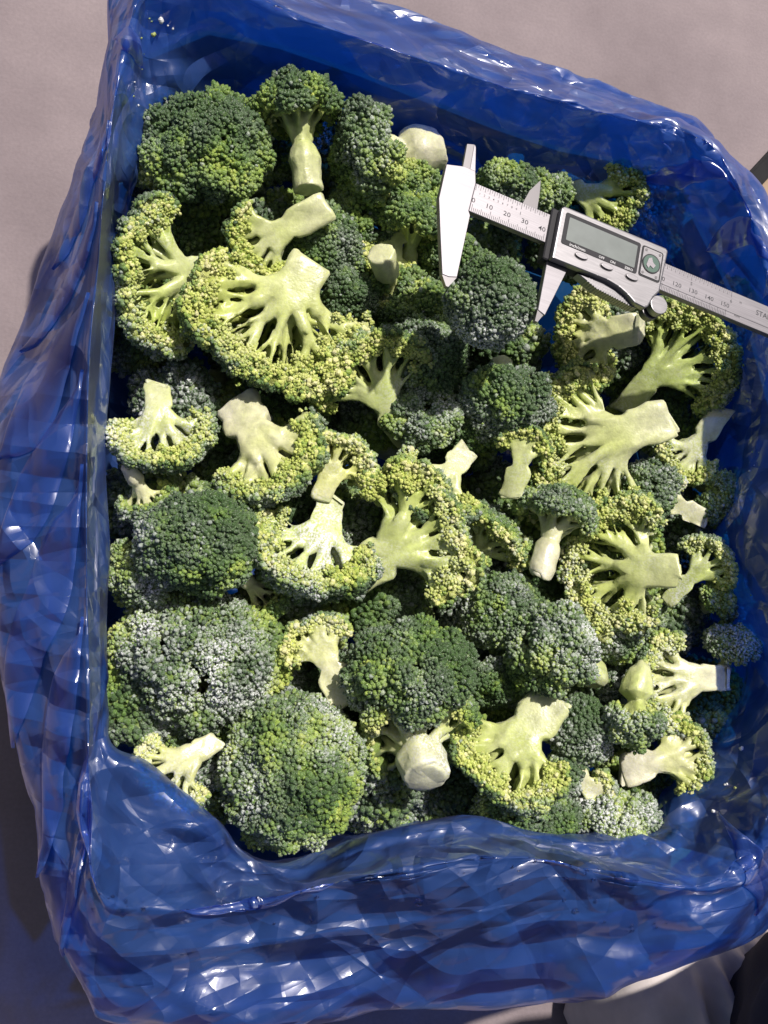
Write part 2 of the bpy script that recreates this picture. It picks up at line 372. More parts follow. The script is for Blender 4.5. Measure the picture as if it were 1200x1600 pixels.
def fields(NU, NV, vs):
    st = np.linspace(0, NS, NU, endpoint=False)[None]; vv = vs[:, None]
    f = dict(left=band(st, 27.8, 35.5, .4), front=band(st, 19, 27, .5), back=band(st, .5, 7.5, .5), right=band(st, 8, 18.5, .5),
             cTR=band(st, 6, 11, .5), cBL=band(st, 24, 28.5, .5), cTL=band(st, 34.8, 37.5, .4) + band(st, -1, 1.2, .4), cBR=band(st, 16.5, 20.5, .5))
    f['outer'] = band(vv, vknot[6] + .3, 99, .15); f['inner'] = band(vv, vknot[3], vknot[6] - .35, .12); f['crest'] = np.exp(-((vv - vknot[6]) / .22) ** 2)
    f['hid'] = 1 / (1 + np.exp(np.clip((vv - vknot[3] + .35) / .08, -50, 50)))
    return f, st, vv
def relax(X, G, ex_u, ex_v, anch, iters, kb, flat):
    """position based film: edges keep a length a little longer than the box needs, so the film buckles"""
    NV, NU = G.shape[:2]; I = np.arange(NV * NU).reshape(NV, NU)
    sets = []
    def add(a, b, ra, k, uni=False):
        sets.append((a.ravel(), b.ravel(), ra.ravel(), k, uni))
    nxt = np.roll(I, -1, 1); nx2 = np.roll(I, -2, 1)
    Gf = G.reshape(-1, 3)
    ln = lambda a, b: np.linalg.norm(Gf[a] - Gf[b], axis=-1)
    eu, ev = 1 + ex_u, 1 + ex_v
    lu = ln(I, nxt) * eu; lv = ln(I[:-1], I[1:]) * ((ev[:-1] + ev[1:]) / 2)
    for p in (0, 1): add(I[:, p::2], nxt[:, p::2], lu[:, p::2], 1.0)
    for p in (0, 1): add(I[p:-1:2], I[p + 1::2][:len(I[p:-1:2])], lv[p::2][:len(I[p:-1:2])], 1.0)
    em = 1 + (ex_u + ex_v) / 2
    for p in (0, 1):
        r0, r1 = I[p:-1:2], I[p + 1::2]; n_ = min(len(r0), len(r1)); e_ = em[p:-1:2][:n_]
        for a, b in ((r0[:n_], np.roll(r1[:n_], -1, 1)), (np.roll(r0[:n_], -1, 1), r1[:n_])):
            add(a, b, ln(a, b) * e_, .5)
    for p in range(4):
        a, b = I[:, p::4], nx2[:, p::4]; add(a, b, (lu + np.roll(lu, -1, 1))[:, p::4] * flat, kb, True)
        a = I[p:-2:4]; b = I[p + 2::4][:len(a)]; add(a, b, (lv[:-1] + lv[1:])[p::4][:len(a)] * flat, kb, True)
    X = X.reshape(-1, 3).copy(); an = anch.reshape(-1, 1)
    for it in range(iters):
        X += an * (Gf - X)
        for a, b, r, k, uni in sets:
            d = X[b] - X[a]; L = np.sqrt((d * d).sum(1)) + 1e-9
            e = (L - r) / L
            if uni: e = np.minimum(e, 0)
            d *= (.5 * k * e)[:, None]; X[a] += d; X[b] -= d
        X[:, 2] = np.maximum(X[:, 2], .006)
    return X.reshape(NV, NU, 3)
def up2(A, n0, n1):
    """cubic resample of an offset field to the next finer grid"""
    NV, NU = A.shape[:2]
    u = np.arange(n1) * NU / n1; i = np.floor(u).astype(int); f = (u - i)[None, :, None]
    g_ = lambda k: A[:, (i + k) % NU]
    B = .5 * (2 * g_(0) + (g_(1) - g_(-1)) * f + (2 * g_(-1) - 5 * g_(0) + 4 * g_(1) - g_(2)) * f ** 2 + (3 * g_(0) - g_(-1) - 3 * g_(1) + g_(2)) * f ** 3)
    v = np.linspace(0, NV - 1, n0); i = np.clip(np.floor(v).astype(int), 0, NV - 2); f = (v - i)[:, None, None]
    h = lambda k: B[np.clip(i + k, 0, NV - 1)]
    return .5 * (2 * h(0) + (h(1) - h(-1)) * f + (2 * h(-1) - 5 * h(0) + 4 * h(1) - h(2)) * f ** 2 + (3 * h(0) - h(-1) - 3 * h(1) + h(2)) * f ** 3)
off = None
for lev, (NU, NV, iters, kb, flat, amp) in enumerate(((120, 40, 90, .10, .85, .0050), (240, 80, 60, .06, .80, .0012), (480, 160, 36, .04, .75, .0004), (760, 260, 12, .04, .75, .0001))):
    G, vs, KL = base_grid(NU, NV); f, st_, vv_ = fields(NU, NV, vs); Nn = normals(G)
    X = G + (up2(off, NV, NU) if off is not None else 0)
    # seed: slight random unevenness, slanting on the loose left side, across the wall at the corners
    cs = (.055, .03, .016, .008)[lev]; nper = max(4, round(1.6 / cs)); S0 = st_ / NS * nper
    T0 = np.cumsum(np.concatenate([[0], np.linalg.norm(np.diff(G.mean(1), axis=0), axis=1)]))[:, None] / cs
    sl = .9 * f['left'] * f['outer'] * 1.0
    seed = vnoise(np.broadcast_to(S0, (NV, NU)) + sl * T0, T0 * (1 - .6 * f['left']) * np.ones((NV, NU)), nper, 50 + lev) - .5
    X = X + Nn * (seed * 2 * amp * (1 - f['hid']) * (1 - .85 * f['left'] * (1 - f['outer'])))[..., None]
    ex_u = .012 + .030 * f['front'] + .030 * f['right'] + .020 * f['back'] * f['inner'] + .05 * f['cBL'] + .05 * f['cBR'] + .035 * f['cTR'] + .03 * f['cTL']
    ex_v = .010 + .040 * f['front'] + .030 * f['right'] + .035 * f['back'] * f['inner'] + .02 * f['cBL'] + .04 * f['cTR'] + .02 * f['left'] * f['outer']
    calm = 1 - .85 * f['left'] * (1 - .75 * f['outer']); dead = 1 - f['hid']
    ex_u, ex_v = ex_u * .5 * (1 - .8 * f['crest']), ex_v * .5 * (1 - .8 * f['crest'])
    p1 = vnoise(np.broadcast_to(st_ / NS * 14, (NV, NU)), vv_ * 1.6 * np.ones((NV, NU)), 14, 80); p2 = vnoise(np.broadcast_to(st_ / NS * 17, (NV, NU)), vv_ * 1.9 * np.ones((NV, NU)), 17, 81)
    part = (1.0, .8, .6, .5)[lev]
    ex_u, ex_v = ex_u * calm * dead * (2.1 * p1 ** 2 + .05) * part, ex_v * calm * dead * (2.1 * p2 ** 2 + .05) * part
    anch = .004 + .6 * f['hid'] + .10 * f['crest'] * (.3 + .7 * f['left']) + .02 * f['left']
    anch = np.broadcast_to(anch, (NV, NU)).copy(); anch[-1] = .05; anch *= (1, .7, .5, .4)[lev]
    X = relax(X, G, np.broadcast_to(ex_u, (NV, NU)), np.broadcast_to(ex_v, (NV, NU)), anch, iters, kb, flat)
    off = X - G
# hard creases: the film is crumpled into flat facets that meet along straight folds
rs = np.random.default_rng(12)
dsu = np.linalg.norm(np.roll(KL[6], -1, 0) - KL[6], axis=1); s_m = np.broadcast_to((np.cumsum(dsu) - dsu)[None], (NV, NU))
t_m = np.concatenate([np.zeros((1, NU)), np.cumsum(np.linalg.norm(np.diff(G, axis=0), axis=2), axis=0)]); t_m = t_m - t_m[np.argmin(abs(vs - vknot[6]))][None]
wob = .012 * (vnoise(s_m / .05 + 9, t_m / .05 + 90, 9999, 71) - .5)
Hc = np.zeros((NV, NU)); warp = np.zeros((NV, NU))
for k in range(26):
    lam = (.15, .10, .07, .05, .035, .024)[k % 6] * rs.uniform(.8, 1.25); th_ = rs.uniform(0, math.pi)
    if k % 3 == 0: th_ = rs.normal(0, .5) + (math.pi / 2 if k % 2 else 0)
    mk = np.clip((vnoise(s_m / .10 + 20 * k, t_m / .08 + 50 + 7 * k, 9999, 200 + k) - .50) * 5, 0, 1)
    x = (s_m * math.cos(th_) + t_m * math.sin(th_) + wob + warp * rs.uniform(2, 5)) / lam + rs.uniform(0, 1)
    tri = abs(2 * (x - np.floor(x)) - 1); wv = np.minimum(tri * rs.uniform(1.0, 2.2), 1)
    sgn = rs.choice([-1, 1]); dh = sgn * rs.uniform(.05, .16) * lam * .5 * (wv - .5) * mk
    Hc += dh; warp = warp * .6 + dh
wgt = 1.0 * f['front'] + .95 * f['right'] + .7 * f['back'] + .9 * f['cTR'] + f['cBL'] * (.8 + 1.4 * f['inner']) + .5 * f['cBR'] + .8 * f['cTL'] + f['left'] * (.05 + .5 * f['outer'])
damp = 1 - .5 * np.clip(f['front'] + f['right'] + f['back'] + f['cBL'] + f['cTR'], 0, 1)
X = G + off * damp[..., None]
G2 = X + normals(X) * (.35 * Hc * np.clip(wgt, 0, 2.2) * (1 - f['hid']) * (1 - .35 * f['crest']))[..., None]
G2[..., 2] = np.maximum(G2[..., 2], .006)
idx = np.arange(NV * NU).reshape(NV, NU)
Fq = np.stack([idx[:-1], np.roll(idx, -1, 1)[:-1], np.roll(idx, -1, 1)[1:], idx[1:]], -1).reshape(-1, 4)
bag = link('plastic_bag', mesh_np('plastic_bag', G2.reshape(-1, 3), Fq), None, FILM)
tag(bag, 'crumpled translucent blue plastic bag lining the broccoli box and folded over its rim', 'bag')

# loose folds where the film lies double
Nfin = normals(G2)
for _ in range(4): Nfin[1:-1] = (Nfin[1:-1] + Nfin[:-2] + Nfin[2:]) / 3; Nfin = (Nfin + np.roll(Nfin, 1, 1) + np.roll(Nfin, -1, 1)) / 3
def film_at(su, v):
    u = np.mod(su, NS) / NS * NU; r = np.clip(np.interp(v, vs, np.arange(NV)), 0, NV - 1.001)
    i, j = np.floor(u).astype(int) % NU, np.floor(r).astype(int); a, b = (u % 1)[..., None], (r % 1)[..., None]; i2 = (i + 1) % NU
    mixg = lambda A: (A[j, i] * (1 - a) + A[j, i2] * a) * (1 - b) + (A[j + 1, i] * (1 - a) + A[j + 1, i2] * a) * b
    return mixg(G2), mixg(Nfin)
vC = vknot[6]
FOLDS = [  # station, profile position (0 = crest, + outside, - inside) at both ends, width in stations at both ends
 (28.3, 2.0, 30.2, .15, .5, .25), (29.4, 2.1, 31.6, .2, .6, .3), (30.8, 2.0, 32.6, .25, .45, .2), (31.8, 1.9, 33.6, .3, .55, .3), (33.2, 1.7, 34.6, .3, .35, .2), (34.2, 1.6, 35.5, .25, .3, .2),
 (27.2, 2.0, 28.6, .1, .25, .2), (7.6, -1.5, 9.6, -.2, .3, .3), (9.4, -1.7, 10.8, .3, .3, .2), (36.6, -1.3, 36.2, .8, .22, .15), (18.6, 1.4, 17.8, -1.2, .3, .2)]
for k, (s0, v0, s1, v1, w0, w1) in enumerate(FOLDS):
    rs = np.random.default_rng(400 + k); n, m_ = 70, 15
    t = np.linspace(0, 1, n)[:, None]; q = np.linspace(-1, 1, m_)[None]
    edge = 1 + .16 * np.sin(t * rs.uniform(4, 9) + rs.uniform(0, 6)) + .07 * np.sin(t * rs.uniform(14, 25))
    wd = (w0 + (w1 - w0) * t) * edge * np.clip(np.minimum(t, 1 - t) * 3.2, .02, 1)
    su = s0 + (s1 - s0) * t + wd * q * .8 + .10 * np.sin(t * 5 + k); v = vC + v0 + (v1 - v0) * t + wd * q * .35 * np.sign((s1 - s0) * (v0 - v1) + 1e-6)
    Pp, Nq = film_at(su, v)
    V = Pp + Nq * (.0007 + .0016 * (1 - q ** 2) ** .5 * (q > -.98))[..., None]
    ii = np.arange(n * m_).reshape(n, m_)
    Fv = np.stack([ii[:-1, :-1], ii[1:, :-1], ii[1:, 1:], ii[:-1, 1:]], -1).reshape(-1, 4)
    link('film_fold', mesh_np('film_fold', V.reshape(-1, 3), Fv), bag, FILM)

# ------------------------------------------------------------------ broccoli
HALF_ICO = [(0, 0, 1)] + [(math.sin(R_(60)) * math.cos(k * 2 * math.pi / 5), math.sin(R_(60)) * math.sin(k * 2 * math.pi / 5), math.cos(R_(60))) for k in range(5)] + \
           [(math.sin(R_(112)) * math.cos((k + .5) * 2 * math.pi / 5), math.sin(R_(112)) * math.sin((k + .5) * 2 * math.pi / 5), math.cos(R_(112))) for k in range(5)]
HALF_ICO = np.array(HALF_ICO)
HI_F = np.array([(0, 1 + k, 1 + (k + 1) % 5) for k in range(5)] + [(1 + k, 6 + k, 1 + (k + 1) % 5) for k in range(5)] + [(1 + (k + 1) % 5, 6 + k, 6 + (k + 1) % 5) for k in range(5)])
def ico_np():
    bm = bmesh.new(); bmesh.ops.create_icosphere(bm, subdivisions=1, radius=1)
    V = np.array([v.co[:] for v in bm.verts]); F = np.array([[v.index for v in f.verts] for f in bm.faces]); bm.free(); return V, F
ICO_V, ICO_F = ico_np()
def frames(N):
    """matrix columns (x, y, n) for each unit normal"""
    a = np.where(abs(N[:, 2:3]) < .9, np.array([[0, 0, 1.0]]), np.array([[1.0, 0, 0]]))
    X = np.cross(a, N); X /= np.linalg.norm(X, axis=1)[:, None]; Y = np.cross(N, X)
    return np.stack([X, Y, N], 2)
def tube(pts, rad, n=8):
    pts = np.asarray(pts, float); rad = np.asarray(rad, float); m_ = len(pts)
    T = np.gradient(pts, axis=0); T /= np.linalg.norm(T, axis=1)[:, None] + 1e-12
    a = np.array([1.0, 0, 0]) if abs(T[0, 0]) < .8 else np.array([0, 1.0, 0])
    V = []
    for i in range(m_):
        x = a - T[i] * (a @ T[i]); x /= np.linalg.norm(x); y = np.cross(T[i], x); a = x
        th = np.arange(n) * 2 * math.pi / n
        V.append(pts[i] + rad[i] * (np.cos(th)[:, None] * x + np.sin(th)[:, None] * y))
    V = np.concatenate(V + [pts[:1], pts[-1:]])
    F = []
    for i in range(m_ - 1):
        for k in range(n):
            k2 = (k + 1) % n; a0, a1, b0, b1 = i * n + k, i * n + k2, (i + 1) * n + k, (i + 1) * n + k2
            F += [(a0, a1, b1), (a0, b1, b0)]
    c0, c1 = m_ * n, m_ * n + 1
    for k in range(n):
        F += [(c0, (k + 1) % n, k), (c1, (m_ - 1) * n + k, (m_ - 1) * n + (k + 1) % n)]
    return V, np.array(F)
def bez(p0, p1, p2, n):
    t = np.linspace(0, 1, n)[:, None]; return (1 - t) ** 2 * p0 + 2 * t * (1 - t) * p1 + t ** 2 * p2
class Acc:
    def __init__(s): s.V, s.F, s.C, s.n = [], [], [], 0
    def add(s, V, F, C=None):
        s.V.append(V); s.F.append(F + s.n); s.n += len(V)
        if C is not None: s.C.append(C)
    def get(s): return np.concatenate(s.V), np.concatenate(s.F), (np.concatenate(s.C) if s.C else None)
def lerp_cols(f, stops):
    xs = [s_[0] for s_ in stops]; return np.stack([np.interp(f, xs, [s_[1][k] for s_ in stops]) for k in range(3)], -1)
BUD_RAMP = [(0, (.046, .098, .024)), (.2, (.098, .185, .034)), (.42, (.235, .345, .050)), (.62, (.42, .50, .09)), (.82, (.57, .61, .17)), (1, (.71, .70, .31))]
def noise3(p, rs, sc_, n=6):
    out = 0
    for k in range(n):
        d = rs.normal(size=3); d /= np.linalg.norm(d); out = out + np.sin(p @ d * sc_ * rs.uniform(.6, 1.6) + rs.uniform(0, 6.3))
    return out / math.sqrt(n)
STEMJOBS = []
BUD_R = 0.00092
def floret(R, L=1.2, th=95, half=False, sx=1.0, sy=1.0, sz=.85, stem=.25, pale=.35, yellow=0.0, frost=.4, taper=1.0, seed=0, bud=1.0, lite=False, tilt=45):
    """returns a dict of meshes; local origin is the stem base, +Z to the crown, -Y is the open or cut side"""
    rs = np.random.default_rng(seed); thr = R_(th)
    sp = float(np.clip(.30 * R, .0062, .0105)) * (.64 if half else 1); rc = .66 * sp
    area = 2 * math.pi * R * R * (1 - math.cos(thr)) * (sx + sy) / 2 * (.9)
    n = max(10, int(area / (sp * sp * .87)))
    i = np.arange(n) + .5
    ph = np.arccos(1 - i / n * (1 - math.cos(thr))); az = i * math.pi * (1 + 5 ** .5)
    D = np.stack([np.sin(ph) * np.cos(az), np.sin(ph) * np.sin(az), np.cos(ph)], 1) + rs.normal(size=(n, 3)) * (.10 if tilt > 20 else .035)
    D /= np.linalg.norm(D, axis=1)[:, None]
    # primary branch groups
    ng = int(np.clip(round(5.5 + R / .007), 6, 12)) if not half else int(np.clip(round(5.5 + R / .009), 6, 11))
    if half:
        D[:, 1] *= .8; D /= np.linalg.norm(D, axis=1)[:, None]
        keep_ = D[:, 1] > -.10; D, ph = D[keep_], ph[keep_]; D[:, 1] = np.maximum(D[:, 1], .02)
    cen = D[rs.choice(len(D), ng, replace=False)]
    for _ in range(7):
        gi = np.argmax(D @ cen.T, 1)
        for k in range(ng):
            if (gi == k).any(): cen[k] = D[gi == k].mean(0); cen[k] /= np.linalg.norm(cen[k]) + 1e-9
    gi = np.argmax(D @ cen.T, 1)
    ang = np.arccos(np.clip((D * cen[gi]).sum(1), -1, 1))
    rr = R * (1.0 - (.16 if tilt > 20 else .045) * np.clip(ang / .55, 0, 1.3) ** 2 + rs.normal(0, .028, len(D)) + .05 * noise3(D, rs, 2.2))
    grp_r = 1 + rs.normal(0, .06 if tilt > 20 else .025, ng); rr = rr * grp_r[gi]
    sc3 = np.array([sx, sy, sz])
    T = D * (rr - rc * .8)[:, None] * sc3
    N = D / sc3; N /= np.linalg.norm(N, axis=1)[:, None]
    N = N * .8 + cen[gi] * .2; N /= np.linalg.norm(N, axis=1)[:, None]
    off = np.array([0, 0, L * R]); look = np.array([0, -math.sin(R_(tilt)), math.cos(R_(tilt))])   # buds on the far underside are left out
    # ---- stem skin
    acc = Acc(); r0 = stem * R  # stalk radius
    zs = -R * min(.86, L * .78)
    bend = rs.normal(0, .05 * R, 2)
    zb = -L * R
    pts = [np.array([bend[0] * (1 - t), bend[1] * (1 - t), zb + (zs + .42 * R - zb) * t]) for t in np.linspace(0, 1, 6)]
    wob = 1 + rs.normal(0, .05, 6)
    tV, tF = tube(pts, np.array([taper * 1.0, taper * .5 + .5, 1.0, 1.04, 1.05, .45]) * r0 * wob, 12); low = tV[:, 2] < zb + 1e-6; slp = rs.normal(0, .22, 2); tV[low, 2] += (tV[low, :2] - bend) @ slp; acc.add(tV, tF)
    NT = len(T); fat = 1.2 if half else 1.12
    rad_of = lambda cnt: max(.00085, fat * r0 * (cnt / NT) ** .5)
    for k in range(ng):
        tk, Nk = T[gi == k], N[gi == k]
        if not len(tk): continue
        gm = tk.mean(0)
        start = np.array([0, 0, zs + rs.uniform(-.10, .34 if half else .24) * R])
        end = gm * (.44 if half else .46) + np.array([0, 0, -.12 * R]); ctrl = start * .5 + end * .5 - np.array([gm[0], gm[1], 0]) * .06
        pr = rad_of(len(tk)); path = bez(start, ctrl, end, 6)
        acc.add(*tube(path, np.linspace(pr * 1.1, pr * .78, 6), 9))
        dirE = path[-1] - path[-2]; dirE /= np.linalg.norm(dirE)
        # forks of this branch, each carrying a few heads
        ms = max(1, int(round(len(tk) / 2.3))); sub = tk[rs.choice(len(tk), ms, replace=False)]
        for _ in range(4):
            si = np.argmin(np.linalg.norm(tk[:, None] - sub[None], axis=2), 1)
            for q in range(ms):
                if (si == q).any(): sub[q] = tk[si == q].mean(0)
        for q in range(ms):
            ti = np.where(si == q)[0]
            if not len(ti): continue
            s0 = path[2 + rs.integers(0, 4)]; e1 = sub[q] * (.80 if half else .76) + np.array([0, 0, -.05 * R])
            c = s0 + dirE * np.linalg.norm(e1 - s0) * .45
            p2 = bez(s0, c, e1, 5); sr = rad_of(len(ti)) * rs.uniform(.9, 1.1)
            acc.add(*tube(p2, np.linspace(sr * 1.05, sr * .8, 5), 8))
            d2 = p2[-1] - p2[-2]; d2 /= np.linalg.norm(d2) + 1e-9
            for ii in ti:
                e = tk[ii] + Nk[ii] * rc * .15
                s1 = p2[2 + rs.integers(0, 3)]
                cc = s1 + d2 * np.linalg.norm(e - s1) * .5
                r1 = rad_of(1) * rs.uniform(.85, 1.15)
                acc.add(*tube(bez(s1, cc, e, 5), np.array([1.05, .9, .85, 1.0, 1.4]) * r1, 7))
    V, F, _ = acc.get()
    if half:
        V[:, 1] = np.maximum(V[:, 1], -.10 * r0 + 0.0004 * noise3(V, rs, 500))
    V = V + off
    me = mesh_np('stalk', V, F)
    job = dict(me=me, R=R, L=L, pale=pale, yellow=yellow, frost=frost, seed=seed, half=half, sz=sz, lite=lite)
    STEMJOBS.append(job)
    # ---- buds, one mesh per branch head
    clusters = []
    for k in range(ng):
        tk, Nk, phk = T[gi == k], N[gi == k], ph[gi == k]
        if not len(tk): continue
        acc = Acc(); base_q = np.where(gi == k)[0]
        jobs_ = [(tk[q], Nk[q], phk[q] / thr, 1.0, base_q[q]) for q in range(len(tk))]
        if half:                      # crumbly half grown buds inside the cut fan
            for q in range(len(tk)):
                if tk[q][1] < .40 * R:
                    for _ in range(2):
                        p_ = tk[q] * rs.uniform(.83, 1.02) + rs.normal(0, .05 * R, 3); p_[1] = rs.uniform(-.015, .14) * R
                        jobs_.append((p_, np.array([Nk[q][0] * .5, -.8, Nk[q][2] * .5]) / np.linalg.norm([Nk[q][0] * .5, -.8, Nk[q][2] * .5]), phk[q] / thr, .55, -1))
        for tq, nq, rim, ksz, own in jobs_:
            inn = own < 0
            pm = R_(80 + 42 * np.clip(rim * 1.4 - .5, 0, 1)) if not half else R_(105)
            rq = rc * rs.uniform(.82, 1.25) * ksz
            spc = BUD_R * 2.05 * bud * (1.5 if lite else 1)
            nb = max(4, int(2 * math.pi * rq * rq * (1 - math.cos(pm)) / (spc * spc * .82)))
            j = np.arange(nb) + rs.uniform(.2, .8)
            bp = np.arccos(np.clip(1 - j / nb * (1 - math.cos(pm)), -1, 1)); ba = j * 2.39996 + rs.uniform(0, 6)
            d = np.stack([np.sin(bp) * np.cos(ba), np.sin(bp) * np.sin(ba), np.cos(bp)], 1)
            Fm = frames(nq[None])[0]; d = d @ Fm.T + rs.normal(0, .13, (nb, 3)); d /= np.linalg.norm(d, axis=1)[:, None]
            pos = tq + d * (rq * (1 + rs.normal(0, .085, nb)))[:, None] * .96
            if not inn:               # drop buds buried in neighbours
                od = np.linalg.norm(pos[:, None] - T[None], axis=2); od[:, own] = 9
                ok = od.min(1) > rc * .80
                if half: ok &= pos[:, 1] > -.0022
                pos, d, bp = pos[ok], d[ok], bp[ok]; nb = len(pos)
            ok = d @ look > (-.16 if not lite else -.02)
            pos, d, bp = pos[ok], d[ok], bp[ok]; nb = len(pos)
            br = BUD_R * 1.24 * bud * rs.uniform(.62, 1.40, nb) * rs.uniform(.88, 1.1) * (1.45 if lite else 1) * (.78 if inn else 1)
            if nb:
                rh = pos / (sc3 * R); rl = np.linalg.norm(rh, axis=1); rh = rh / rl[:, None]
                ow = (d * rh).sum(1)                                    # 1 where a bud faces out of the crown
                f = .05 + .55 * np.clip((.72 - ow) / 1.2, 0, 1) + .9 * np.clip(.84 - rl, 0, .5) + .20 * np.clip(rim - .5, 0, 1) * (.6 + yellow) + yellow * .28 + \
                    + .17 * noise3((pos + off), np.random.default_rng(seed + 5), 110) + .11 * noise3((pos + off), np.random.default_rng(seed + 6), 330) + rs.normal(0, .06) + rs.normal(0, .07, nb)
                if half: f = f + .45 * np.clip(1 - pos[:, 1] / (.22 * R), 0, 1) * np.clip((.93 - ow) * 2.2, 0, 1)
                if inn: f = np.clip(f, .40, .62 + .3 * yellow) + rs.normal(0, .08, nb)
                cb = lerp_cols(np.clip(f, 0, 1), BUD_RAMP) * rs.uniform(.84, 1.16, nb)[:, None]
                fz = np.clip(frost * (1 + .9 * noise3(pos + off, np.random.default_rng(seed + 9), 90)) + .04, 0, 1.3)
                icy = rs.random(nb) < .15 * fz ** 1.5
                cb[icy] = cb[icy] * .5 + np.array([.48, .52, .50]) * .5
                FR = frames(d)
                loc = HALF_ICO[None] * br[:, None, None] * np.array([1, 1, 1.25])
                loc = loc * rs.uniform(.74, 1.26, (nb, 11, 1))
                V = np.einsum('nij,nkj->nki', FR, loc) + pos[:, None]
                Fc = HI_F[None] + (np.arange(nb) * 11)[:, None, None]
                C = np.repeat(np.concatenate([cb, fz[:, None]], 1), 11, 0)
                acc.add(V.reshape(-1, 3) + off, Fc.reshape(-1, 3), C)
            cV = ICO_V * rq * .90 + tq
            if half and not inn: cV[:, 1] = np.maximum(cV[:, 1], 0)
            cc = lerp_cols(np.clip(np.full(len(cV), .62 if inn else (.50 if half and tq[1] < .25 * R else .12) + .2 * rim + yellow * .3), 0, 1), BUD_RAMP) * .8
            acc.add(cV + off, ICO_F, np.concatenate([cc, np.full((len(cV), 1), .3)], 1))
        V, F, C = acc.get()
        clusters.append(mesh_np('bud_cluster', V, F, C))
    # ---- cut end of the stem
    bm = bmesh.new(); ring = []
    nn = 18
    for k in range(nn):
        a = k * 2 * math.pi / nn; rr_ = r0 * taper * (.80 + rs.normal(0, .03))
        y = math.sin(a) * rr_
        if half: y = max(y, .02 * r0)
        ring.append((math.cos(a) * rr_ + bend[0], y + bend[1], math.cos(a) * rr_ * slp[0] + y * slp[1]))
    inner = [bm.verts.new((bend[0] + (x - bend[0]) * .8, bend[1] + (y - bend[1]) * .85, z + .0002)) for x, y, z in ring]
    outer_ = [bm.verts.new((x, y, z + .0006)) for x, y, z in ring]; back_ = [bm.verts.new((x, y, z + .0022)) for x, y, z in ring]
    bm.faces.new(inner[::-1])
    for k in range(nn):
        k2 = (k + 1) % nn
        bm.faces.new((inner[k], inner[k2], outer_[k2], outer_[k])); bm.faces.new((outer_[k], outer_[k2], back_[k2], back_[k]))
    bmesh.ops.recalc_face_normals(bm, faces=bm.faces)
    ce = bm_mesh('cut_end', bm, True)
    c = np.array([.46, .53, .20]) * (1 - pale) + np.array([.62, .61, .44]) * pale
    paint(ce, np.concatenate([np.tile(c, (len(ce.vertices), 1)), np.full((len(ce.vertices), 1), frost)], 1))
    return dict(job=job, clusters=clusters, cut=ce, R=R, L=L)

def finish_stems():
    """weld every branch of a stalk into one skin, then colour it from base to tip"""
    tmp = []
    for j in STEMJOBS:
        o = bpy.data.objects.new('tmp', j['me']); COL.objects.link(o)
        md = o.modifiers.new('weld', 'REMESH'); md.mode = 'VOXEL'; md.voxel_size = float(np.clip(j['R'] * .028, .00075, .00110)); md.use_smooth_shade = True
        ms = o.modifiers.new('soften', 'SMOOTH'); ms.factor = .5; ms.iterations = 2
        dc = o.modifiers.new('thin', 'DECIMATE'); dc.ratio = .30 if not j['lite'] else .15
        tmp.append(o)
    dg = bpy.context.evaluated_depsgraph_get(); dg.update()
    for o, j in zip(tmp, STEMJOBS):
        me = bpy.data.meshes.new_from_object(o.evaluated_get(dg)); me.name = 'stalk'
        n = len(me.vertices); co = np.empty(n * 3, np.float32); me.vertices.foreach_get('co', co); co = co.reshape(-1, 3).astype(float)
        rs = np.random.default_rng(j['seed'] + 77); R, L = j['R'], j['L']
        rad = np.linalg.norm((co - [0, 0, L * R]) / [1, 1, j['sz']], axis=1) / R
        up = co[:, 2] / (L * R)
        f = np.clip(np.where(up < .8, up * .45, .36 + .64 * np.clip((rad - .3) / .6, 0, 1)), 0, 1)
        f = np.clip(f + .10 * noise3(co, rs, 260) + .05 * noise3(co, rs, 900), 0, 1)
        y = j['yellow']
        c = lerp_cols(f, [(0, (.44, .52, .18)), (.35, (.38, .50, .11)), (.7, (.33, .46, .075)), (1, (.26, .38, .045))])
        cy = lerp_cols(f, [(0, (.60, .60, .26)), (.5, (.58, .58, .17)), (1, (.50, .48, .09))]); c = c * (1 - y) + cy * y
        cp = lerp_cols(f, [(0, (.64, .62, .46)), (.5, (.57, .59, .28)), (1, (.42, .49, .12))]); p_ = j['pale']; c = c * (1 - p_) + cp * p_
        c = c * (1 + .13 * noise3(co * [1, 1, .2], rs, 900))[:, None]
        nv = np.empty(n * 3, np.float32); me.vertices.foreach_get('normal', nv)
        co2 = co + nv.reshape(-1, 3) * (.00055 * noise3(co * [1, 1, .35], rs, 420) + .00028 * noise3(co, rs, 1100))[:, None]
        me.vertices.foreach_set('co', co2.astype(np.float32).ravel()); me.update()
        fz = np.clip(j['frost'] * (1 + noise3(co, rs, 110)), 0, 1.4)
        paint(me, np.concatenate([np.clip(c, .01, .9), fz[:, None]], 1))
        me.polygons.foreach_set('use_smooth', np.full(len(me.polygons), True))
        me.materials.clear(); me.materials.append(STEM)
        j['done'] = me
    for o in tmp:
        me = o.data; bpy.data.objects.remove(o); bpy.data.meshes.remove(me)

